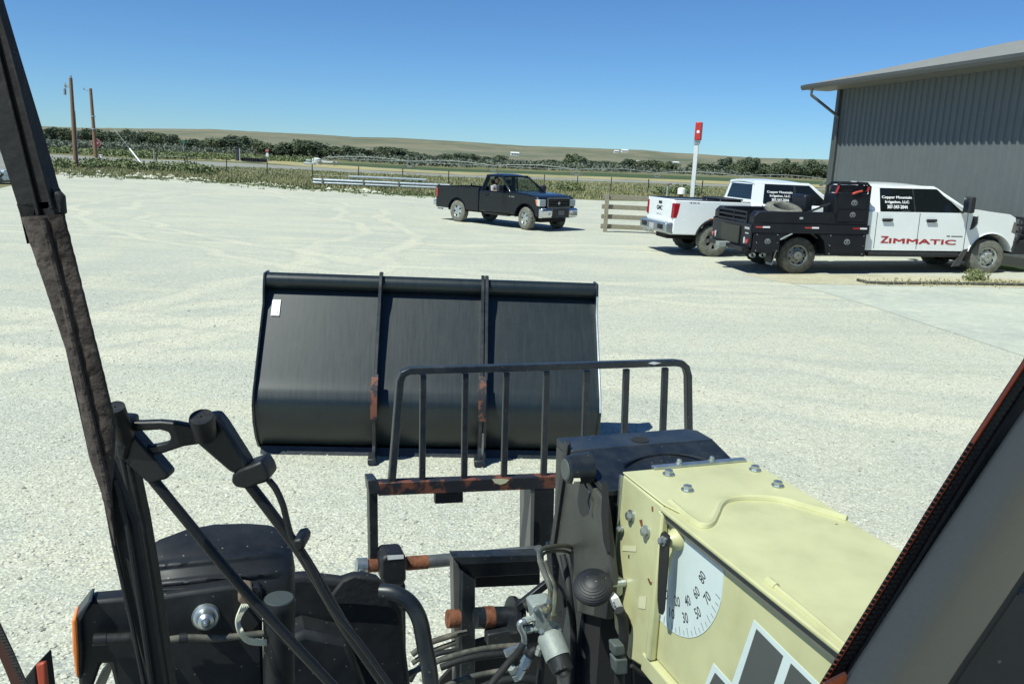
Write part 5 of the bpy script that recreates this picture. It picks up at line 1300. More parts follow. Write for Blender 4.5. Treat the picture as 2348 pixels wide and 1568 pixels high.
# pointer on its pin
UP_ = UL-.026
pin = M(1526, 1239, u=UP_); bpin = MC(UD, *(pin.dot(MH), pin.z)[0:1], pin.z)
part(MB().lathe([(0,.03),(.012,.03),(.035,.014),(.035,.001)], MC(UD, pin.dot(MH), pin.z), -MR, 20), 'pointer_boss', cream, boom)
part(MB().tube([MC(UD, pin.dot(MH), pin.z), pin], .008, 10), 'pointer_pin', zinc, boom)
part(MB().lathe([(0,.001),(0,.02),(.006,.02),(.007,.001)], MC(UP_+.022, pin.dot(MH), pin.z), -MR, 20), 'washer', white_mark, boom)
pt = slab('pointer', [(1520,1221),(1526,1217),(1537,1228),(1536,1248),(1533,1300),(1525,1398),(1521,1408),(1514,1404),(1511,1375),(1512,1330),(1516,1250),(1514,1236)], mat('pointer_black',(0.012,0.012,0.012),0.5), u=UP_, thick=-.005, par=boom)
hexbolt(pin-MR*.005, -MR, .010, boom, .010)

# ---- black boom head (quick coupler frame)
VC = 2.50; UBL = 1.085
zc_ = ZT-.01
top = [(1296,1002),(1560,993),(1582,1004),(1613,1029)]
P1 = [MC(UBL, VC, zc_), MC(UR+.0, VC, zc_), MC(UR+.03, VC-.03, zc_), MC(UR+.03, VC-.13, zc_), MC(UBL, VC-.13, zc_)]
coup = part(MB().prism([p-MZ*.03 for p in P1], MZ*.03), 'coupler_top', navy_steel, bevel=.004)
P2 = [MC(UBL, VC-.1305, zc_-.002), MC(UR+.03, VC-.1305, zc_-.002), MC(UR+.02, VF+.013, zc_-.045), MC(UBL+.01, VF+.013, zc_-.045)]
part(MB().prism([p-MZ*.02 for p in P2], MZ*.02), 'coupler_slope', black_steel, coup, bevel=.004)
hc = M(1468, 1008, z=zc_+.001)
part(MB().lathe([(0,.001),(0,.030),(.0012,.030),(.0012,.001)], hc, MZ, 24), 'access_hole', dark_void, coup, smooth=False)
arc_ = [M(x, y, z=zc_-.012) for x, y in ((1430,1064),(1470,1048),(1530,1040),(1590,1046),(1640,1062))]
part(MB().tube([Vector(q) for q in smooth([tuple(q) for q in arc_], 4)], .005, 8), 'weld_seam', black_steel, coup)
lp = [MC(UBL, VC, zc_-.0305)] + [M(x, y, u=UBL) for x, y in ((1268,1250),(1292,1330),(1310,1400),(1390,1420),(1402,1325))] + [MC(UBL, VF+.012, zc_-.07), MC(UBL, VC-.13, zc_-.0305)]
sidep = part(MB().prism(lp, MR*.025), 'coupler_side', dusty('worn_grey_steel', (0.035, 0.038, 0.036), DUST, 0.45, 0, 0.12, scale=6), bevel=.004)
part(MB().prism([p+MR*(UR-UBL-.0) for p in lp], MR*.025), 'coupler_side', black_steel, bevel=.004)
part(cb(MB(), UBL+.03, UR-.03, VF+.02, VC-.02, .75, zc_-.06), 'coupler_core', dark_void)
fe = [M(1302,1012,u=UBL-.006), M(1268,1252,u=UBL-.006)]
part(MB().beam(fe[0], fe[1], .03, .012, up=MR), 'coupler_edge', black_steel, sidep, bevel=.003)
# slot
slab('slot', [(1382,1108),(1388,1103),(1394,1108),(1397,1150),(1396,1200),(1400,1262),(1393,1270),(1384,1240),(1379,1180)], dark_void, u=UBL-.0015, thick=-.001, par=sidep, smooth=False)
# pin hub
hb = M(1352, 1072, u=UBL); hub = part(MB().lathe([(0,.048),(.04,.046),(.075,.042),(.08,.036),(.08,.001)], hb, -MR, 32), 'pin_hub', black_steel, sidep)
part(MB().lathe([(.081,.001),(.081,.034),(.084,.03),(.084,.001)], hb, -MR, 28), 'pin_face', mat('pin_grey',(0.10,0.11,0.10),0.5,.3), hub)
gb = M(1327, 1099, u=UBL-.05); part(MB().lathe([(0,.014),(.02,.012),(.02,.001)], gb, -MR, 6), 'grease_fitting', wire_white, hub)
rope('safety_wire', [(1338,1104),(1345,1118),(1352,1130),(1348,1150),(1350,1166)], black_steel, u=UBL-.02, rpx=2.5, par=hub)
rope('cable', [(1286,1110),(1277,1200),(1263,1330)], mat('pale_cable',(0.35,0.36,0.33),0.5), v=2.6, rpx=1.5)
# centre column below the coupler
slab('lift_column', [(1340,1380),(1395,1402),(1406,1452),(1385,1520),(1362,1600),(1305,1600)], navy_steel, v=2.25, thick=.12, bevel=.006)
slab('lift_column', [(1262,1255),(1300,1250),(1330,1350),(1340,1600),(1290,1600),(1275,1400)], black_steel, v=2.5, thick=.05, bevel=.004)
slab('inner_bracket', [(1395,1450),(1440,1480),(1455,1600),(1385,1600)], black_steel, v=2.15, thick=.05, bevel=.004)
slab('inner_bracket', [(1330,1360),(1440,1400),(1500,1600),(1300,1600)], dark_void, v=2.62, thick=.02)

# ---- carriage guard, v = 3.3
VG = 3.30
def gbar(a, b, w, m=navy_steel, v=VG, name='guard_bar', par=None, h=None, **k):
    p, q = M(*a, v=v), M(*b, v=v); z = ((p+q)/2-CAM).dot(FW); W_ = w*z/FP
    return part(MB().beam(p, q, W_, h or W_*.8, up=MH), name, m, par, bevel=.003, **k)
gp = [(897,1112),(900,1080),(917,872),(924,856),(940,849),(1200,842),(1545,831),(1562,833),(1572,842),(1577,860),(1579,1000),(1580,1085)]
P_ = [M(x, y, v=VG) for x, y in gp]
# square-ish tube frame: strip of rectangular sections
def sweep(path, w, h, up):
    mb = MB(); n = len(path)
    for i, p in enumerate(path):
        d = (path[min(i+1,n-1)]-path[max(i-1,0)]).normalized(); a = d.cross(up).normalized()*w/2; b = up.normalized()*h/2
        mb.v += [p-a-b, p+a-b, p+a+b, p-a+b]
    for i in range(n-1):
        for k in range(4):
            j = (k+1)%4; mb.f.append((4*i+k, 4*i+j, 4*i+4+j, 4*i+4+k))
    mb.f += [(3,2,1,0), (4*n-4,4*n-3,4*n-2,4*n-1)]
    return mb
guard = part(sweep(P_, .030, .034, MH), 'guard_frame', navy_steel, bevel=.004)
for (xt, yt, xb, yb) in ((970,851,968,1112),(1067,848,1064,1108),(1161,846,1155,1105),(1253,843,1246,1101),(1345,841,1337,1098),(1436,838,1428,1094),(1525,835,1516,1090)):
    gbar((xt, yt+8), (xb, yb), 14, par=guard, name='guard_bar')
slab('white_patch', [(1486,833),(1498,829),(1516,832),(1500,836)], white_mark, v=VG-.019, thick=-.0008, par=guard, smooth=False)  # small white patch on the guard's top bar
cbm = gbar((866, 1117), (1300, 1100), 30, rust_black, name='carriage_crossbar', h=.05)
slab('cleaned_patch', [(1128,1098),(1150,1097),(1168,1099),(1160,1107),(1148,1111),(1134,1107)], pale, v=VG-.026, thick=-.0006, par=cbm, smooth=False)
slab('stop_tab', [(998,1131),(1062,1128),(1062,1152),(998,1155)], black_steel, v=VG, thick=.03, par=cbm, bevel=.002)
slab('carriage_post', [(846,1104),(866,1104),(868,1300),(849,1300)], black_steel, v=VG-.01, thick=.06, bevel=.003)
slab('post_cap', [(843,1101),(862,1100),(874,1116),(872,1132),(846,1132)], navy_steel, v=VG-.025, thick=.08, bevel=.003)
up2 = slab('carriage_upright', [(1224,1122),(1272,1120),(1268,1262),(1222,1264)], black_steel, v=VG+.02, thick=.10, bevel=.003)
slab('carriage_upright', [(1217,1122),(1226,1122),(1223,1290),(1215,1290)], mat('upright_edge',(0.12,0.12,0.11),0.5), v=VG-.02, thick=.14, bevel=.002)
slab('slot', [(1229,1200),(1233,1195),(1237,1203),(1237,1240),(1232,1246),(1228,1238)], dark_void, v=VG-.0, thick=-.001, par=up2, smooth=False)
# fork shaft
def shaft(a, b, r0, m, name, v=3.28, par=None, r1=None):
    p, q = M(*a, v=v), M(*b, v=v); z = (p-CAM).dot(FW); return part(MB().lathe([(0,.001),(0,r0*z/FP),((q-p).length,(r1 or r0)*z/FP),((q-p).length,.001)], p, q-p, 28), name, m, par)
sh = shaft((979,1287.5), (1240,1263), 15, steel_grey, 'fork_shaft')
shaft((932,1291), (980,1287.5), 16, rust, 'shaft_rust_band', par=sh)
shaft((840,1297), (875,1295), 15, rust, 'shaft_rust_band', par=sh)
nut = shaft((817,1297), (841,1296), 18, zinc, 'shaft_nut', par=sh)
p = M(828, 1308, v=3.22); part(MB().lathe([(0,.012),(.012,.011),(.012,.001)], p, -MH, 6), 'nut_bolt', zinc, nut)
hubp = slab('fork_hub', [(874,1285),(884,1274),(926,1271),(932,1280),(932,1330),(922,1345),(880,1345),(872,1325)], black_plastic, v=3.20, thick=.12, bevel=.012)
slab('hub_label', [(888,1273),(925,1271),(926,1280),(889,1283)], white_mark, v=3.198, thick=-.001, par=hubp, smooth=False)
slab('fork_shank', [(900,1340),(930,1340),(932,1600),(905,1600)], black_steel, v=3.24, thick=.05, bevel=.004)
# C frame
cf = slab('tilt_frame', [(1038,1278),(1236,1272),(1238,1316),(1092,1324),(1092,1345),(1066,1318)], black_steel, v=3.05, thick=.06, bevel=.004)
slab('tilt_frame_lip', [(1038,1277),(1236,1271),(1236,1286),(1060,1294)], navy_steel, v=2.99, thick=.06, par=cf, bevel=.003)
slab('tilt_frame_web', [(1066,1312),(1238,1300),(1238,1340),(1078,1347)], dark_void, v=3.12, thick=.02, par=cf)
slab('tilt_leg', [(1038,1279),(1050,1292),(1062,1330),(1064,1420),(1048,1600),(1044,1600)], mat('upright_edge',(0.12,0.12,0.11),0.5), v=3.04, thick=.05, bevel=.003)
slab('tilt_leg', [(1060,1310),(1090,1330),(1090,1600),(1056,1600)], black_steel, v=3.0, thick=.08, bevel=.004)
rs = shaft((1026,1418), (1052,1417), 21, rust, 'pivot_pin_cap', v=2.93)
bar_ = shaft((1090,1416), (1172,1413), 24, black_steel, 'pivot_barrel', v=2.95)
shaft((1108,1415), (1130,1414), 25, rust, 'rust_patch', v=2.95, par=bar_)
fl = shaft((1170,1409), (1180,1409), 42, black_steel, 'pivot_flange', v=2.90); shaft((1184,1411), (1192,1411), 38, rubber, 'pivot_flange_ring', v=2.90, par=fl)
gbar((1185,1392), (1262,1330), 17, black_steel, v=2.85, name='tilt_link')
shaft((1203,1392), (1222,1380), 14, rubber, 'link_bush', v=2.8)
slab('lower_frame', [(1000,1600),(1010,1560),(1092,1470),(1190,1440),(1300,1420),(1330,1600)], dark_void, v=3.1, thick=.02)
slab('lower_frame', [(1118,1455),(1195,1440),(1200,1482),(1118,1482)], black_steel, v=2.88, thick=.05, bevel=.006)
for pts, r, m_ in (([(935,1545,2.5),(990,1520,2.5),(1050,1500,2.5),(1120,1485,2.5),(1205,1478,2.5)], 7, hose_rubber), ([(1000,1585,2.4),(1050,1560,2.4),(1120,1542,2.4),(1210,1530,2.4)], 6.5, hose_rubber),
    ([(1010,1530,2.7),(1060,1512,2.7),(1130,1500,2.7),(1215,1495,2.7)], 8, rubber), ([(945,1500,3.0),(980,1475,3.0),(1040,1455,3.0),(1070,1448,3.0)], 7, hose_rubber),
    ([(945,1520,3.0),(985,1495,3.0),(1045,1472,3.0)], 6, hose_rubber), ([(940,1560,2.9),(960,1530,2.9),(1000,1500,2.9),(1050,1490,2.9)], 6, rubber),
    ([(1060,1600,2.6),(1120,1570,2.6),(1180,1556,2.6),(1230,1560,2.6)], 10, rubber)):
    rope('hydraulic_hose', pts, m_, rpx=r)

# ---- hydraulic valve block
VV = 2.15
def vb(px, py): return M(px, py, v=VV)
zz = (vb(1255,1410)-CAM).dot(FW)/FP
blk = slab('valve_block', [(1220,1390),(1232,1384),(1268,1378),(1276,1390),(1284,1440),(1284,1452),(1238,1456),(1230,1438)], cast_metal, v=VV, thick=.06, bevel=.006)
slab('valve_plate', [(1222,1392),(1230,1387),(1285,1432),(1287,1448),(1240,1452),(1230,1440)], cast_metal, v=VV-.012, thick=.012, par=blk, bevel=.004)
for x, y in ((1241,1446),(1281,1442),(1228,1396)): hexbolt(M(x, y, v=VV-.013), -MH, .0065, blk, .004)
a, b = M(1258, 1452, v=VV-.0), M(1280, 1508, v=VV-.06)
sol = part(MB().lathe([(0,.001),(0,26*zz),(.01,30*zz),((b-a).length,30*zz),((b-a).length,.001)], a, b-a, 28), 'solenoid', cast_metal)
c_ = b+(b-a).normalized()*.02
part(MB().lathe([(0,.001),(0,27*zz),(.02,lambda k: (25+(k%2)*1.2)*zz),(.04,lambda k: (23+(k%2)*1.2)*zz),(.045,14*zz),(.055,13*zz),(.055,.001)], b, b-a, 40), 'solenoid_cap', black_plastic, sol)
for pts in ([(1238,1282,VV+.05),(1247,1310,VV+.03),(1262,1345,VV),(1262,1368,VV),(1254,1396,VV-.01)], [(1248,1286,VV+.05),(1257,1312,VV+.03),(1270,1345,VV),(1272,1372,VV-.01),(1266,1408,VV-.02)]):
    rope('hydraulic_tube', pts, pipe_metal, rpx=7, n=14)
rope('hydraulic_tube', [(1238,1286,VV+.05),(1237,1268,VV+.08),(1246,1257,VV+.1),(1270,1252,VV+.12),(1300,1251,VV+.15),(1325,1260,VV+.2)], pipe_metal, rpx=5.5, n=14)
rope('hydraulic_tube', [(1244,1284,VV+.08),(1244,1272,VV+.1),(1258,1264,VV+.12),(1290,1262,VV+.15),(1315,1270,VV+.2)], pipe_metal, rpx=4, n=12)
for (x, y, r) in ((1253,1393,11),(1265,1408,13)):
    p = M(x, y, v=VV-.015); part(MB().lathe([(-.012,.001),(-.012,r*zz),(.004,r*zz),(.01,r*.8*zz),(.01,.001)], p, MZ, 6), 'hex_fitting', pipe_metal, blk, ang=25)
def fitting(a, b, r, m=cast_metal, v=VV):
    p, q = M(*a, v=v), M(*b, v=v); L = (q-p).length
    mb = MB().lathe([(0,.001),(0,r*zz),(L*.35,r*zz),(L*.36,r*.75*zz),(L*.55,r*.75*zz),(L*.56,r*.95*zz),(L,r*.95*zz),(L,.001)], p, q-p, 6)
    return part(mb, 'hex_fitting', m, ang=25)
fitting((1232,1414),(1200,1424), 9, cast_metal); fitting((1236,1438),(1206,1444), 9); fitting((1205,1478),(1158,1498), 10, zinc); fitting((1212,1505),(1184,1552), 12, mat('blue_zinc',(0.42,0.50,0.60),0.2,.95,.1,10)); fitting((1240,1480),(1232,1500), 9); fitting((1172,1530),(1186,1556), 10)
rope('hydraulic_tube', [(1203,1424),(1194,1426),(1192,1436),(1201,1455),(1202,1474)], zinc, v=VV-.01, rpx=7)
rope('hydraulic_hose', [(1202,1470,VV),(1190,1492,VV-.03),(1165,1520,VV-.06),(1120,1575,VV-.1),(1100,1600,VV-.1)], rubber, rpx=8)
rope('hydraulic_hose', [(1290,1272,VV+.2),(1300,1320,VV+.15),(1306,1370,VV+.1),(1315,1450,VV+.1),(1312,1600,VV+.1)], rubber, rpx=8)
rope('hydraulic_hose', [(1215,1505,VV+.05),(1225,1490,VV+.05),(1240,1510,VV+.05),(1236,1600,VV+.05)], rubber, rpx=9)
rope('hydraulic_hose', [(1270,1330,VV+.1),(1290,1355,VV+.1),(1296,1390,VV+.1)], rubber, rpx=4)
for k in range(14):
    a_ = random.Random(k).uniform(0, 6.28); q = (1284+8*math.cos(a_)*(k%3), 1392+12*math.sin(a_))
    if k % 2: rope('chain_link', [q, (q[0]+5, q[1]+4), (q[0]+3, q[1]+9)], mat('rusty_pale_chain',(0.3,0.25,0.22),0.7), v=VV+.02, rpx=1.6, n=6)

# ---- round louvred reversing alarm, connector and harness
ca = M(1360, 1345, v=2.05); ax = (CAM-ca).normalized()*.55+MZ*.6-MR*.1; ax.normalize(); ra = 46*((ca-CAM).dot(FW))/FP
prf = []
for k in range(19):
    t = k/18*math.pi*.5; rr_ = ra*math.cos(t)*(1.0 if k % 2 else .93) if 1 < k < 17 else ra*math.cos(t); prf.append((ra*.62*math.sin(t), rr_))
al = part(MB().lathe([(-ra*.5,.001),(-ra*.5,ra*.8),(-ra*.1,ra)]+prf, ca, ax, 40), 'reversing_alarm', black_plastic, ang=20)
mb = MB(); sx = ax.cross(MZ).normalized(); sy = sx.cross(ax)
part(MB().lathe([(0,.012),(.05,.012),(.05,.001)], ca+MR*ra*.9, MR, 10), 'alarm_stud', zinc, al)
slab('alarm_bracket', [(1400,1326),(1412,1322),(1428,1326),(1431,1340),(1429,1362),(1420,1368),(1408,1356),(1400,1345)], zinc, v=2.05, thick=.03, bevel=.003)
slab('white_connector', [(1401,1372),(1418,1366),(1432,1396),(1415,1405)], white_mark, v=2.0, thick=.03, bevel=.004)
for k in range(3): p = M(1407+3.5*k, 1381+9*k, v=1.999); part(MB().lathe([(0,.003),(.001,.003),(.001,.001)], p, -MH, 6), 'connector_screw', dark_mark)
rope('wiring_harness', [(1420,1398),(1428,1420),(1430,1460),(1424,1510),(1420,1560),(1422,1600)], rubber, v=1.98, rpx=12)
rope('wiring_harness', [(1426,1400),(1440,1420),(1450,1470),(1448,1520),(1452,1600)], rubber, v=2.0, rpx=5)
slab('harness_plug', [(1408,1480),(1432,1478),(1436,1500),(1410,1506)], mat('grey_plug',(0.07,0.085,0.08),0.6), v=1.94, thick=.04, bevel=.005)
slab('harness_plug', [(1410,1512),(1440,1510),(1440,1545),(1414,1548)], mat('grey_plug',(0.07,0.085,0.08),0.6), v=1.94, thick=.04, bevel=.005)
rope('wiring_harness', [(1448,1525),(1475,1545),(1510,1556),(1560,1600)], rubber, v=1.9, rpx=5)

# ---- left front lamp carrier and fender
VL = 1.90
slab('lamp_carrier', [(174,1420),(208,1378),(290,1371),(358,1369),(430,1358),(524,1345),(600,1352),(606,1600),(270,1600),(252,1524),(232,1522),(205,1600),(182,1600),(176,1500)], black_plastic, v=VL, thick=.05, bevel=.008)
slab('carrier_rim', [(168,1422),(204,1377),(212,1377),(184,1428),(190,1500),(186,1560),(176,1552)], navy_steel, v=VL-.02, thick=.06, bevel=.004)
slab('side_marker_lens', [(164,1424),(172,1417),(176,1425),(180,1500),(181,1553),(173,1552),(166,1490)], amber_lens, v=VL-.03, thick=.06, bevel=.004)
# rounded lamp housing with two soft ridges
hs_ = [(330,1300),(336,1262),(363,1240),(427,1216),(491,1204),(567,1202),(619,1206),(650,1220),(666,1250),(674,1300)]
def htop(x):
    for (a, ya), (b, yb) in zip(hs_, hs_[1:]):
        if x <= b: return ya+(yb-ya)*(x-a)/max(1e-6, b-a)
    return hs_[-1][1]
mb = MB(); NI, NJ = 48, 40
for i in range(NI+1):
    f = i/NI; x = 330+344*(0.5-0.5*math.cos(math.pi*f)); yt = htop(x)
    side_ = math.sin(math.pi*f)**.45
    for j in range(NJ+1):
        t = j/NJ; y = 1392+(yt-1392)*t; tt = (1392-y)/190
        rid = sum(math.exp(-((y-(c0-.10*(x-340)))/5.5)**2) for c0 in (1300, 1342))*(1 if x < 628 else max(0, 1-(x-628)/20))
        v_ = VL+.03+.20*tt**2.2+.10*(1-side_)-.010*rid
        mb.v.append(M(x, y, v=v_))
for i in range(NI):
    for j in range(NJ): a = i*(NJ+1)+j; mb.f.append((a, a+NJ+1, a+NJ+2, a+1))
hous = part(mb, 'lamp_housing', black_plastic, ang=80)
so_ = hous.modifiers.new('thick', 'SOLIDIFY'); so_.thickness = .006; so_.offset = 0
slab('housing_panel', [(358,1350),(520,1341),(521,1362),(358,1368)], rubber, v=VL+.026, thick=-.004, par=hous, bevel=.002)
# big zinc cap nut
pn = M(472, 1412, v=VL-.001); zz2 = (pn-CAM).dot(FW)/FP
nutp = part(MB().lathe([(0,.001),(0,30*zz2),(.006,31*zz2),(.014,27*zz2),(.016,22*zz2),(.030,19*zz2),(.045,17*zz2),(.05,10*zz2),(.062,9*zz2),(.07,3*zz2),(.07,.001)], pn, -MH+MZ*.25, 32), 'cap_nut', zinc)
# socket and wires
slab('wire_socket', [(548,1364),(560,1354),(580,1358),(582,1378),(576,1390),(554,1388),(545,1378)], mat('brown_socket',(0.16,0.11,0.08),0.6), v=VL-.03, thick=.06, bevel=.005)
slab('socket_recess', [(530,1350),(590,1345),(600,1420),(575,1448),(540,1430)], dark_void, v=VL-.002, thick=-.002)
for k in range(5):
    rope('socket_wire', [(555+5*k,1385,VL-.05),(548+3*k,1400,VL-.08+.006*k),(541+2*k,1424,VL-.09+.006*k),(548+2*k,1452-2*k,VL-.09),(570,1474-3*k,VL-.07),(612,1478-3*k,VL-.04)], wire_white, rpx=2.2, n=8)
rope('carrier_harness', [(375,1468),(430,1461),(500,1463),(560,1456),(620,1452),(645,1466),(655,1480)], hose_rubber, v=VL-.03, rpx=8)
rope('zip_tie', [(645,1462),(662,1478),(658,1492),(640,1498),(622,1492)], wire_white, v=VL-.05, rpx=1.2, n=6)
for a, b, r, m_ in (((214,1466),(244,1464),14,black_plastic), ((242,1465),(300,1462),13,rubber), ((300,1464),(322,1464),16,black_plastic), ((410,1463),(428,1462),11,black_plastic)):
    shaft(a, b, r, m_, 'harness_connector', v=VL-.03)
slab('white_tag', [(372,1464),(388,1461),(384,1480),(378,1504),(372,1484)], white_mark, v=VL-.055, thick=-.001, smooth=False)
# upright canister
p1_, p0_ = M(640, 1372, v=VL-.02), M(640, 1640, v=VL-.02); rc = 37*(p1_-CAM).dot(FW)/FP
part(MB().lathe([((p1_-p0_).length,.001),((p1_-p0_).length,rc*.94),((p1_-p0_).length-.006,rc),((p1_-p0_).length-.02,rc),((p1_-p0_).length-.024,rc*.97),(0,rc*.95),(0,.001)], p0_, p1_-p0_, 36), 'canister', black_plastic)
part(MB().lathe([(0,.001),(0,rc*.9),(.003,rc*.86),(.004,.001)], p1_, p1_-p0_, 36), 'canister_lid', mat('lid_grey',(0.045,0.055,0.052),0.55), bevel=0)
# fender shell behind
VFn = 2.45
fsh = [(640,1330),(673,1322),(700,1320),(786,1330),(810,1322),(838,1320),(868,1328),(884,1345),(925,1400),(930,1470),(946,1600),(600,1600)]
slab('fender', fsh, black_plastic, v=VFn, thick=.05, bevel=.02, seg=3)
slab('fender_flap', [(786,1332),(812,1321),(868,1328),(888,1348),(900,1395),(820,1388),(745,1385)], rubber, v=VFn-.02, thick=.02, bevel=.006)
slab('fender_step', [(620,1480),(700,1450),(800,1470),(850,1600),(600,1600)], black_plastic, v=VFn-.12, thick=.12, bevel=.02)
rope('guard_pipe', [(872,1356,2.36),(905,1360,2.34),(940,1382,2.32),(962,1420,2.30),(974,1480,2.28),(985,1540,2.26),(992,1620,2.24)], black_steel, rpx=19, n=20, sm=6)
slab('foot_bracket', [(250,1522),(258,1530),(230,1600),(205,1600),(232,1545)], mat('tan_bracket',(0.35,0.31,0.23),0.7), v=VL+.04, thick=.02)

# ---- wiper: parallelogram arms outside the windscreen
WY = .80
def W3(px, py, off=0.0): return D(px, py, WY+off)
def wslab(name, pts, m, off=0, thick=.012, par=None, **k): return part(MB().prism([W3(x, y, off) for x, y in pts], Vector((0, thick, 0))), name, m, par, **k)
def wrope(name, pts, m, rpx, off=0, par=None, n=12, sm=4):
    P_ = [Vector(q) for q in smooth([tuple(W3(x, y, off)) for x, y in pts], sm)]; return part(MB().tube(P_, rpx*WY*1.0/FP*1.0, n), name, m, par)
wp = mat('wiper_black', (0.004, 0.005, 0.007), 0.5, 0, .2, 20, 0.1, 90)
wslab('wiper_link', [(270,968),(300,968),(366,966),(400,969),(436,976),(470,985),(462,1018),(420,1024),(372,1040),(318,1046),(296,1040),(316,1026),(352,1022),(382,1015),(391,1006),(386,992),(366,986),(330,988),(280,990)], wp, 0, .010, bevel=.002)
wslab('wiper_arm', [(432,960),(494,952),(512,975),(566,1060),(572,1076),(540,1090),(524,1082),(452,1020),(440,995)], wp, -.006, .022, bevel=.004)
pc = W3(463, 962, -.02); part(MB().lathe([(-.022,.001),(-.022,27*WY/FP),(.002,29*WY/FP),(.004,27*WY/FP),(.004,.001)], pc, Vector((0,-.45,1)), 28), 'wiper_pivot_cap', wp)
pc = W3(276, 972, -.01); part(MB().lathe([(-.02,.001),(-.02,24*WY/FP),(.022,22*WY/FP),(.022,.001)], pc, Vector((0,-.45,1)), 24), 'wiper_pivot_cap', wp)
wslab('wiper_arm', [(268,990),(296,985),(385,1088),(384,1098),(344,1109),(336,1106),(282,1060),(262,1030)], wp, -.004, .020, bevel=.004)
wrope('wiper_rod', [(350,1098),(440,1208),(545,1335),(650,1450),(790,1600)], wp, 13, .004)
wslab('wiper_clamp', [(532,1090),(545,1078),(578,1066),(598,1057),(612,1078),(618,1096),(612,1106),(590,1112),(566,1122),(540,1118),(529,1106)], wp, -.010, .030, bevel=.005)
wrope('wiper_rod', [(570,1108),(625,1180),(690,1268),(740,1350),(800,1450),(905,1600)], wp, 14, .004)
wrope('washer_hose', [(616,1100),(632,1120),(648,1155),(657,1190),(668,1228),(690,1262),(712,1300),(760,1390),(830,1480),(915,1600)], wp, 8, -.004)
wslab('hose_clip', [(668,1240),(690,1234),(698,1246),(696,1262),(680,1268),(672,1258)], wp, -.012, .03, bevel=.003)
wslab('hose_clip', [(660,1090),(660,1090.5),(661,1091)], wp, -.0, .001) if False else None
wrope('antenna_wire', [(500,1290),(540,1345),(600,1420),(700,1520),(760,1585)], wp, 2, .05)
# blade lying against the pillar
wslab('wiper_blade', [(262,965),(286,965),(300,1060),(330,1200),(352,1330),(392,1600),(352,1600),(316,1400),(280,1180),(258,1060)], rubber, .010, .02, bevel=.003)
wrope('blade_spine', [(270,1000),(300,1150),(330,1320),(372,1600)], wp, 6, -.003)
wrope('blade_spine', [(282,1060),(318,1200),(342,1330),(380,1600)], wp, 4, -.001)
wslab('blade_yoke', [(262,960),(296,962),(300,1010),(288,1060),(264,1050),(258,1000)], wp, -.008, .025, bevel=.004)

# ---- cab: pillars, trims, roof
CY = .72
pillar_r = [(-24,-60),(-10,0),(25,118),(60,232),(90,330),(118,430)]
pillar_l = [(-150,-60),(-120,0),(-20,290),(0,345),(40,470),(62,560)]
def cslab(name, pts, m, Y=CY, thick=.05, par=None, **k): return part(MB().prism([D(x, y, Y) for x, y in pts], Vector((0, thick, 0))), name, m, par, **k)
up_m = mat('pillar_rubber', (0.010, 0.008, 0.008), 0.65, 0, .35, 12, .25, 50)
pil = cslab('cab_pillar', pillar_l+[(70,590),(140,560),(152,500),(150,470)][1:1]+[(48,497),(138,490),(130,462),(124,440)]+pillar_r[::-1], up_m, thick=.012, bevel=.003)
cslab('pillar_ridge', [(-40,0),(-33,0),(92,497),(82,497)], up_m, CY-.004, .006, pil, bevel=.001)
cslab('pillar_ridge', [(20,120),(24,118),(122,480),(114,482)], up_m, CY-.006, .01, pil, bevel=.002)
cslab('pillar_clip', [(120,440),(132,438),(142,450),(146,492),(124,497),(112,470)], rubber, CY-.002, .008, pil, bevel=.003)
mud_p = [(48,498),(148,491),(158,520),(178,612),(215,760),(262,950),(268,1000),(262,1060),(250,1130),(230,1095),(205,1052),(176,900),(150,800),(100,650)]
P_ = [D(x, y, CY-.003) for x, y in mud_p]
# muddy strip as a fine bumpy grid
Lf = [(48,498),(100,650),(150,800),(176,900),(205,1052),(232,1130),(262,1250)]; Rt = [(148,491),(183,630),(215,760),(245,880),(266,985),(262,1060),(258,1130),(266,1250)]
def along(T, f):
    y = T[0][1]+(T[-1][1]-T[0][1])*f
    for (a, ya), (b, yb) in zip(T, T[1:]):
        if y <= yb+1e-6: return a+(b-a)*(y-ya)/(yb-ya), y
    return T[-1]
mb = MB(); NI, NJ = 150, 26
for i in range(NI+1):
    a, b = along(Lf, i/NI), along(Rt, i/NI)
    for j in range(NJ+1):
        t = j/NJ; x = a[0]+(b[0]-a[0])*t; y = a[1]+(b[1]-a[1])*t
        edge = math.sin(math.pi*t)**.5; nz = NZ.fractal((x*.035, y*.035, 2), 1, 2, 4)*.0012*edge
        mb.v.append(D(x+NZ.noise((y*.06, j, 0))*(2 if j in (0, NJ) else 0), y, CY-.004-.006*edge-nz))
for i in range(NI):
    for j in range(NJ): a = i*(NJ+1)+j; mb.f.append((a, a+1, a+NJ+2, a+NJ+1))
part(mb, 'muddy_seal', mud, pil, ang=70)
cslab('pillar_back', [(38,468),(124,462),(248,950),(252,1000),(240,1130),(232,1130),(205,1052),(150,800),(100,650)], up_m, CY+.0, .010, pil)
cslab('lower_pillar', [(225,1080),(248,1050),(288,1150),(310,1195),(336,1350),(378,1600),(348,1600),(300,1430),(262,1250)], rubber, CY+.0, .012, bevel=.003)

for k_, (L_) in enumerate(([(236,1110),(262,1250),(300,1420),(335,1590)], [(262,1100),(290,1200),(322,1400),(350,1590)])):
    P_ = [D(x, y, CY-.004) for x, y in L_]; part(MB().tube(P_, .0022, 8), 'pillar_seam', rubber, pil)
P_ = [D(x, y, CY-.012) for x, y in [(98,500),(150,700),(196,900),(232,1060),(252,1160)]]; part(MB().tube(P_, .003, 8), 'pillar_seam', mud, pil)
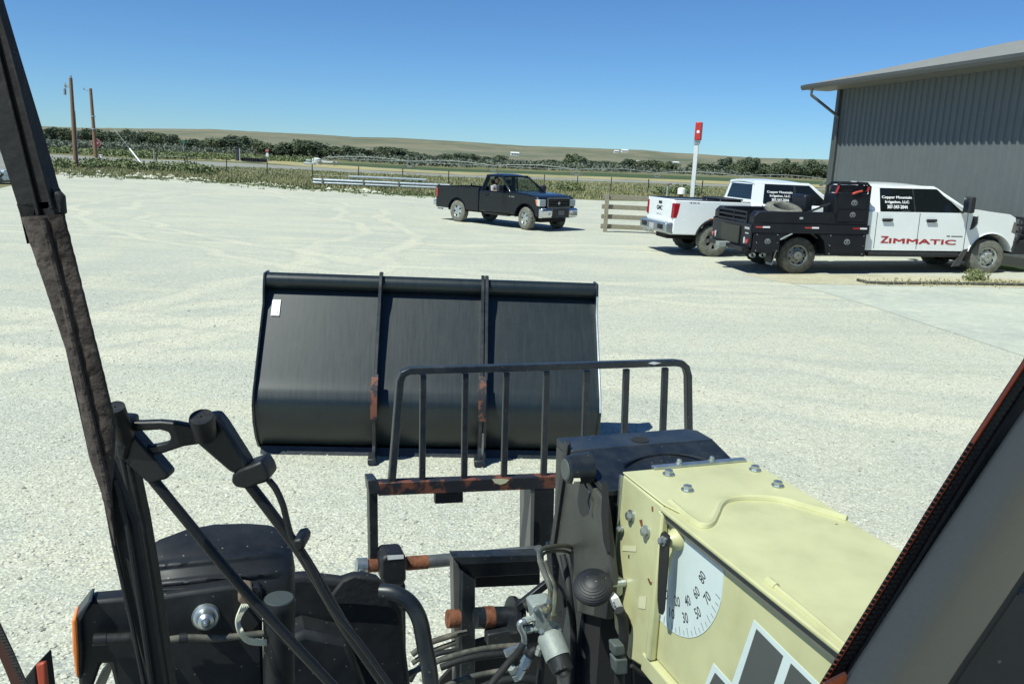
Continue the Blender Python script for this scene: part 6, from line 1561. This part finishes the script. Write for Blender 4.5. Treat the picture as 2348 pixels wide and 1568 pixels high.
# right side of the windscreen: painted edge, frit, trim
RY = .62
edge = [(2372,802),(2348,842),(2230,1022),(2130,1180),(2040,1328),(1960,1456),(1888,1572),(1860,1616)]
def offl(T, dx): return [(x+dx, y+dx*.63) for x, y in T]
frame_m = mat('brown_glass_edge', (0.060, 0.028, 0.022), 0.5, 0, .15, 10)
fr = cslab('windscreen_edge', edge+offl(edge, 26)[::-1], frame_m, RY, .006)
cslab('windscreen_edge_line', offl(edge, -1.5)+offl(edge, 1.0)[::-1], orange_paint, RY-.002, .004, fr)
cslab('window_seal', offl(edge, 26.5)+offl(edge, 62)[::-1], rubber, RY-.004, .012, bevel=.002)
cslab('frame_paint_line', offl(edge, 62.5)+offl(edge, 66)[::-1], dark_orange, RY-.006, .014)
# frit dots along both glass edges
def dots(name, T, offs, step, r, Y, par=None, m=dark_mark):
    mb = MB(); 
    for o in offs:
        TT = offl(T, o); L = 0
        for (a, b) in zip(TT, TT[1:]):
            d = math.hypot(b[0]-a[0], b[1]-a[1]); n = max(1, int(d/step))
            for k in range(n):
                x, y = a[0]+(b[0]-a[0])*(k+.5*(o % 2))/n, a[1]+(b[1]-a[1])*(k+.5*(o % 2))/n
                mb.lathe([(0,.0001),(0,r)], D(x, y, Y), (0,-1,0), 8)
    return part(mb, name, m, par, smooth=False)
dots('frit_dots', edge, (8, 15), 13, .0019, RY-.003, fr); dots('frit_dots', edge[2:], (-4,), 12, .0018, RY-.003, fr)
# grey inner pillar trim, gently rounded towards the driver
mb = MB(); NI, NJ = 24, 20
LA = [(2420,842),(2348,937),(2160,1216),(2040,1398),(1952,1532),(1925,1572),(1890,1640),(1600,2150)]; RB = [(2480,1120),(2400,1230),(2313,1361),(2262,1436),(2200,1526),(2173,1568),(2128,1640),(1850,2150)]
for i in range(NI+1):
    f = i/NI*(len(LA)-1); k = min(int(f), len(LA)-2); g_ = f-k
    a = (LA[k][0]+(LA[k+1][0]-LA[k][0])*g_, LA[k][1]+(LA[k+1][1]-LA[k][1])*g_); b = (RB[k][0]+(RB[k+1][0]-RB[k][0])*g_, RB[k][1]+(RB[k+1][1]-RB[k][1])*g_)
    for j in range(NJ+1):
        t = j/NJ; bulge = .055*math.sin(math.pi*t)**.8
        mb.v.append(D(a[0]+(b[0]-a[0])*t, a[1]+(b[1]-a[1])*t, RY-.012-bulge))
for i in range(NI):
    for j in range(NJ): a = i*(NJ+1)+j; mb.f.append((a, a+1, a+NJ+2, a+NJ+1))
trim_o = part(mb, 'pillar_trim', grey_trim, ang=70)
sm_ = trim_o.modifiers.new('thick', 'SOLIDIFY'); sm_.thickness = .004; sm_.offset = -1
edge2 = [(2400,1232),(2313,1361),(2262,1436),(2200,1526),(2173,1568),(2128,1640)]
cslab('side_window_edge', offl(edge2, -1)+offl(edge2, 14)[::-1], dark_mark, RY+.02, .006)
dots('frit_dots', edge2, (18, 23), 8, .0011, RY+.018)
cslab('cab_corner_paint', [(1893,1569),(1941,1545),(1946,1620),(1885,1620)], mat('bright_orange_paint',(0.9,0.20,0.06),0.4), RY-.02, .004)
# machine flank seen through the right side window
cslab('side_panel', [(2120,1680),(2180,1570),(2262,1440),(2318,1365),(2420,1350),(2520,1350),(2520,1700)], navy_steel, .78, .02)
# lower left glass edge and orange sill
e3 = [(-30,1400),(0,1462),(20,1505),(44,1560),(60,1600)]
cslab('windscreen_edge', offl(e3, -30)+offl(e3, 2)[::-1]+[] , mat('dark_red_edge',(0.05,0.012,0.008),0.5), .55, .006)
dots('frit_dots', e3, (5, 10, 15), 7, .0010, .548)
sil = cslab('orange_sill', [(80,1524),(101,1519),(106,1568),(112,1620),(92,1620)], mat('red_orange_paint',(0.35,0.05,0.02),0.5), .70, .006, bevel=.002)
cslab('sill_face', [(46,1568),(79,1525),(91,1620),(20,1620)], dark_void, .70, .03, sil, bevel=.002)
# roof over the driver
part(cb(MB(), -.80, .72, -1.35, .40, 2.98, 3.06), 'cab_roof', mat('roof_liner',(0.10,0.10,0.10),0.8), bevel=.02)
# cab floor, chassis and wheels so that the machine stands on the ground
part(cb(MB(), -.75, .70, -1.3, .30, .95, 1.02), 'cab_floor', dark_void, bevel=.01)
part(cb(MB(), -.35, .95, -2.6, 2.3, .45, .72), 'chassis', black_steel, bevel=.02)
for (u, v, s_) in ((-.95, 2.55, -1), (1.95, 2.55-.0, 1), (-.95, -1.6, -1), (1.95, -1.6, 1)):
    if v > 0: continue
    c_ = MC(u, v, .60)
    t__ = part(MB().lathe([(-.2,.32),(-.2,.5),(-.16,.58),(-.1,lambda k: .60-(k%4>1)*.03),(.1,lambda k: .60-(k%4>1)*.03),(.16,.58),(.2,.5),(.2,.32)], c_, MR*s_, 64, True), 'wheel', tyre_rubber)
    part(MB().lathe([(.02,.001),(.02,.15),(.10,.30),(.16,.33)], c_, MR*s_, 32), 'rim', cream, t__)
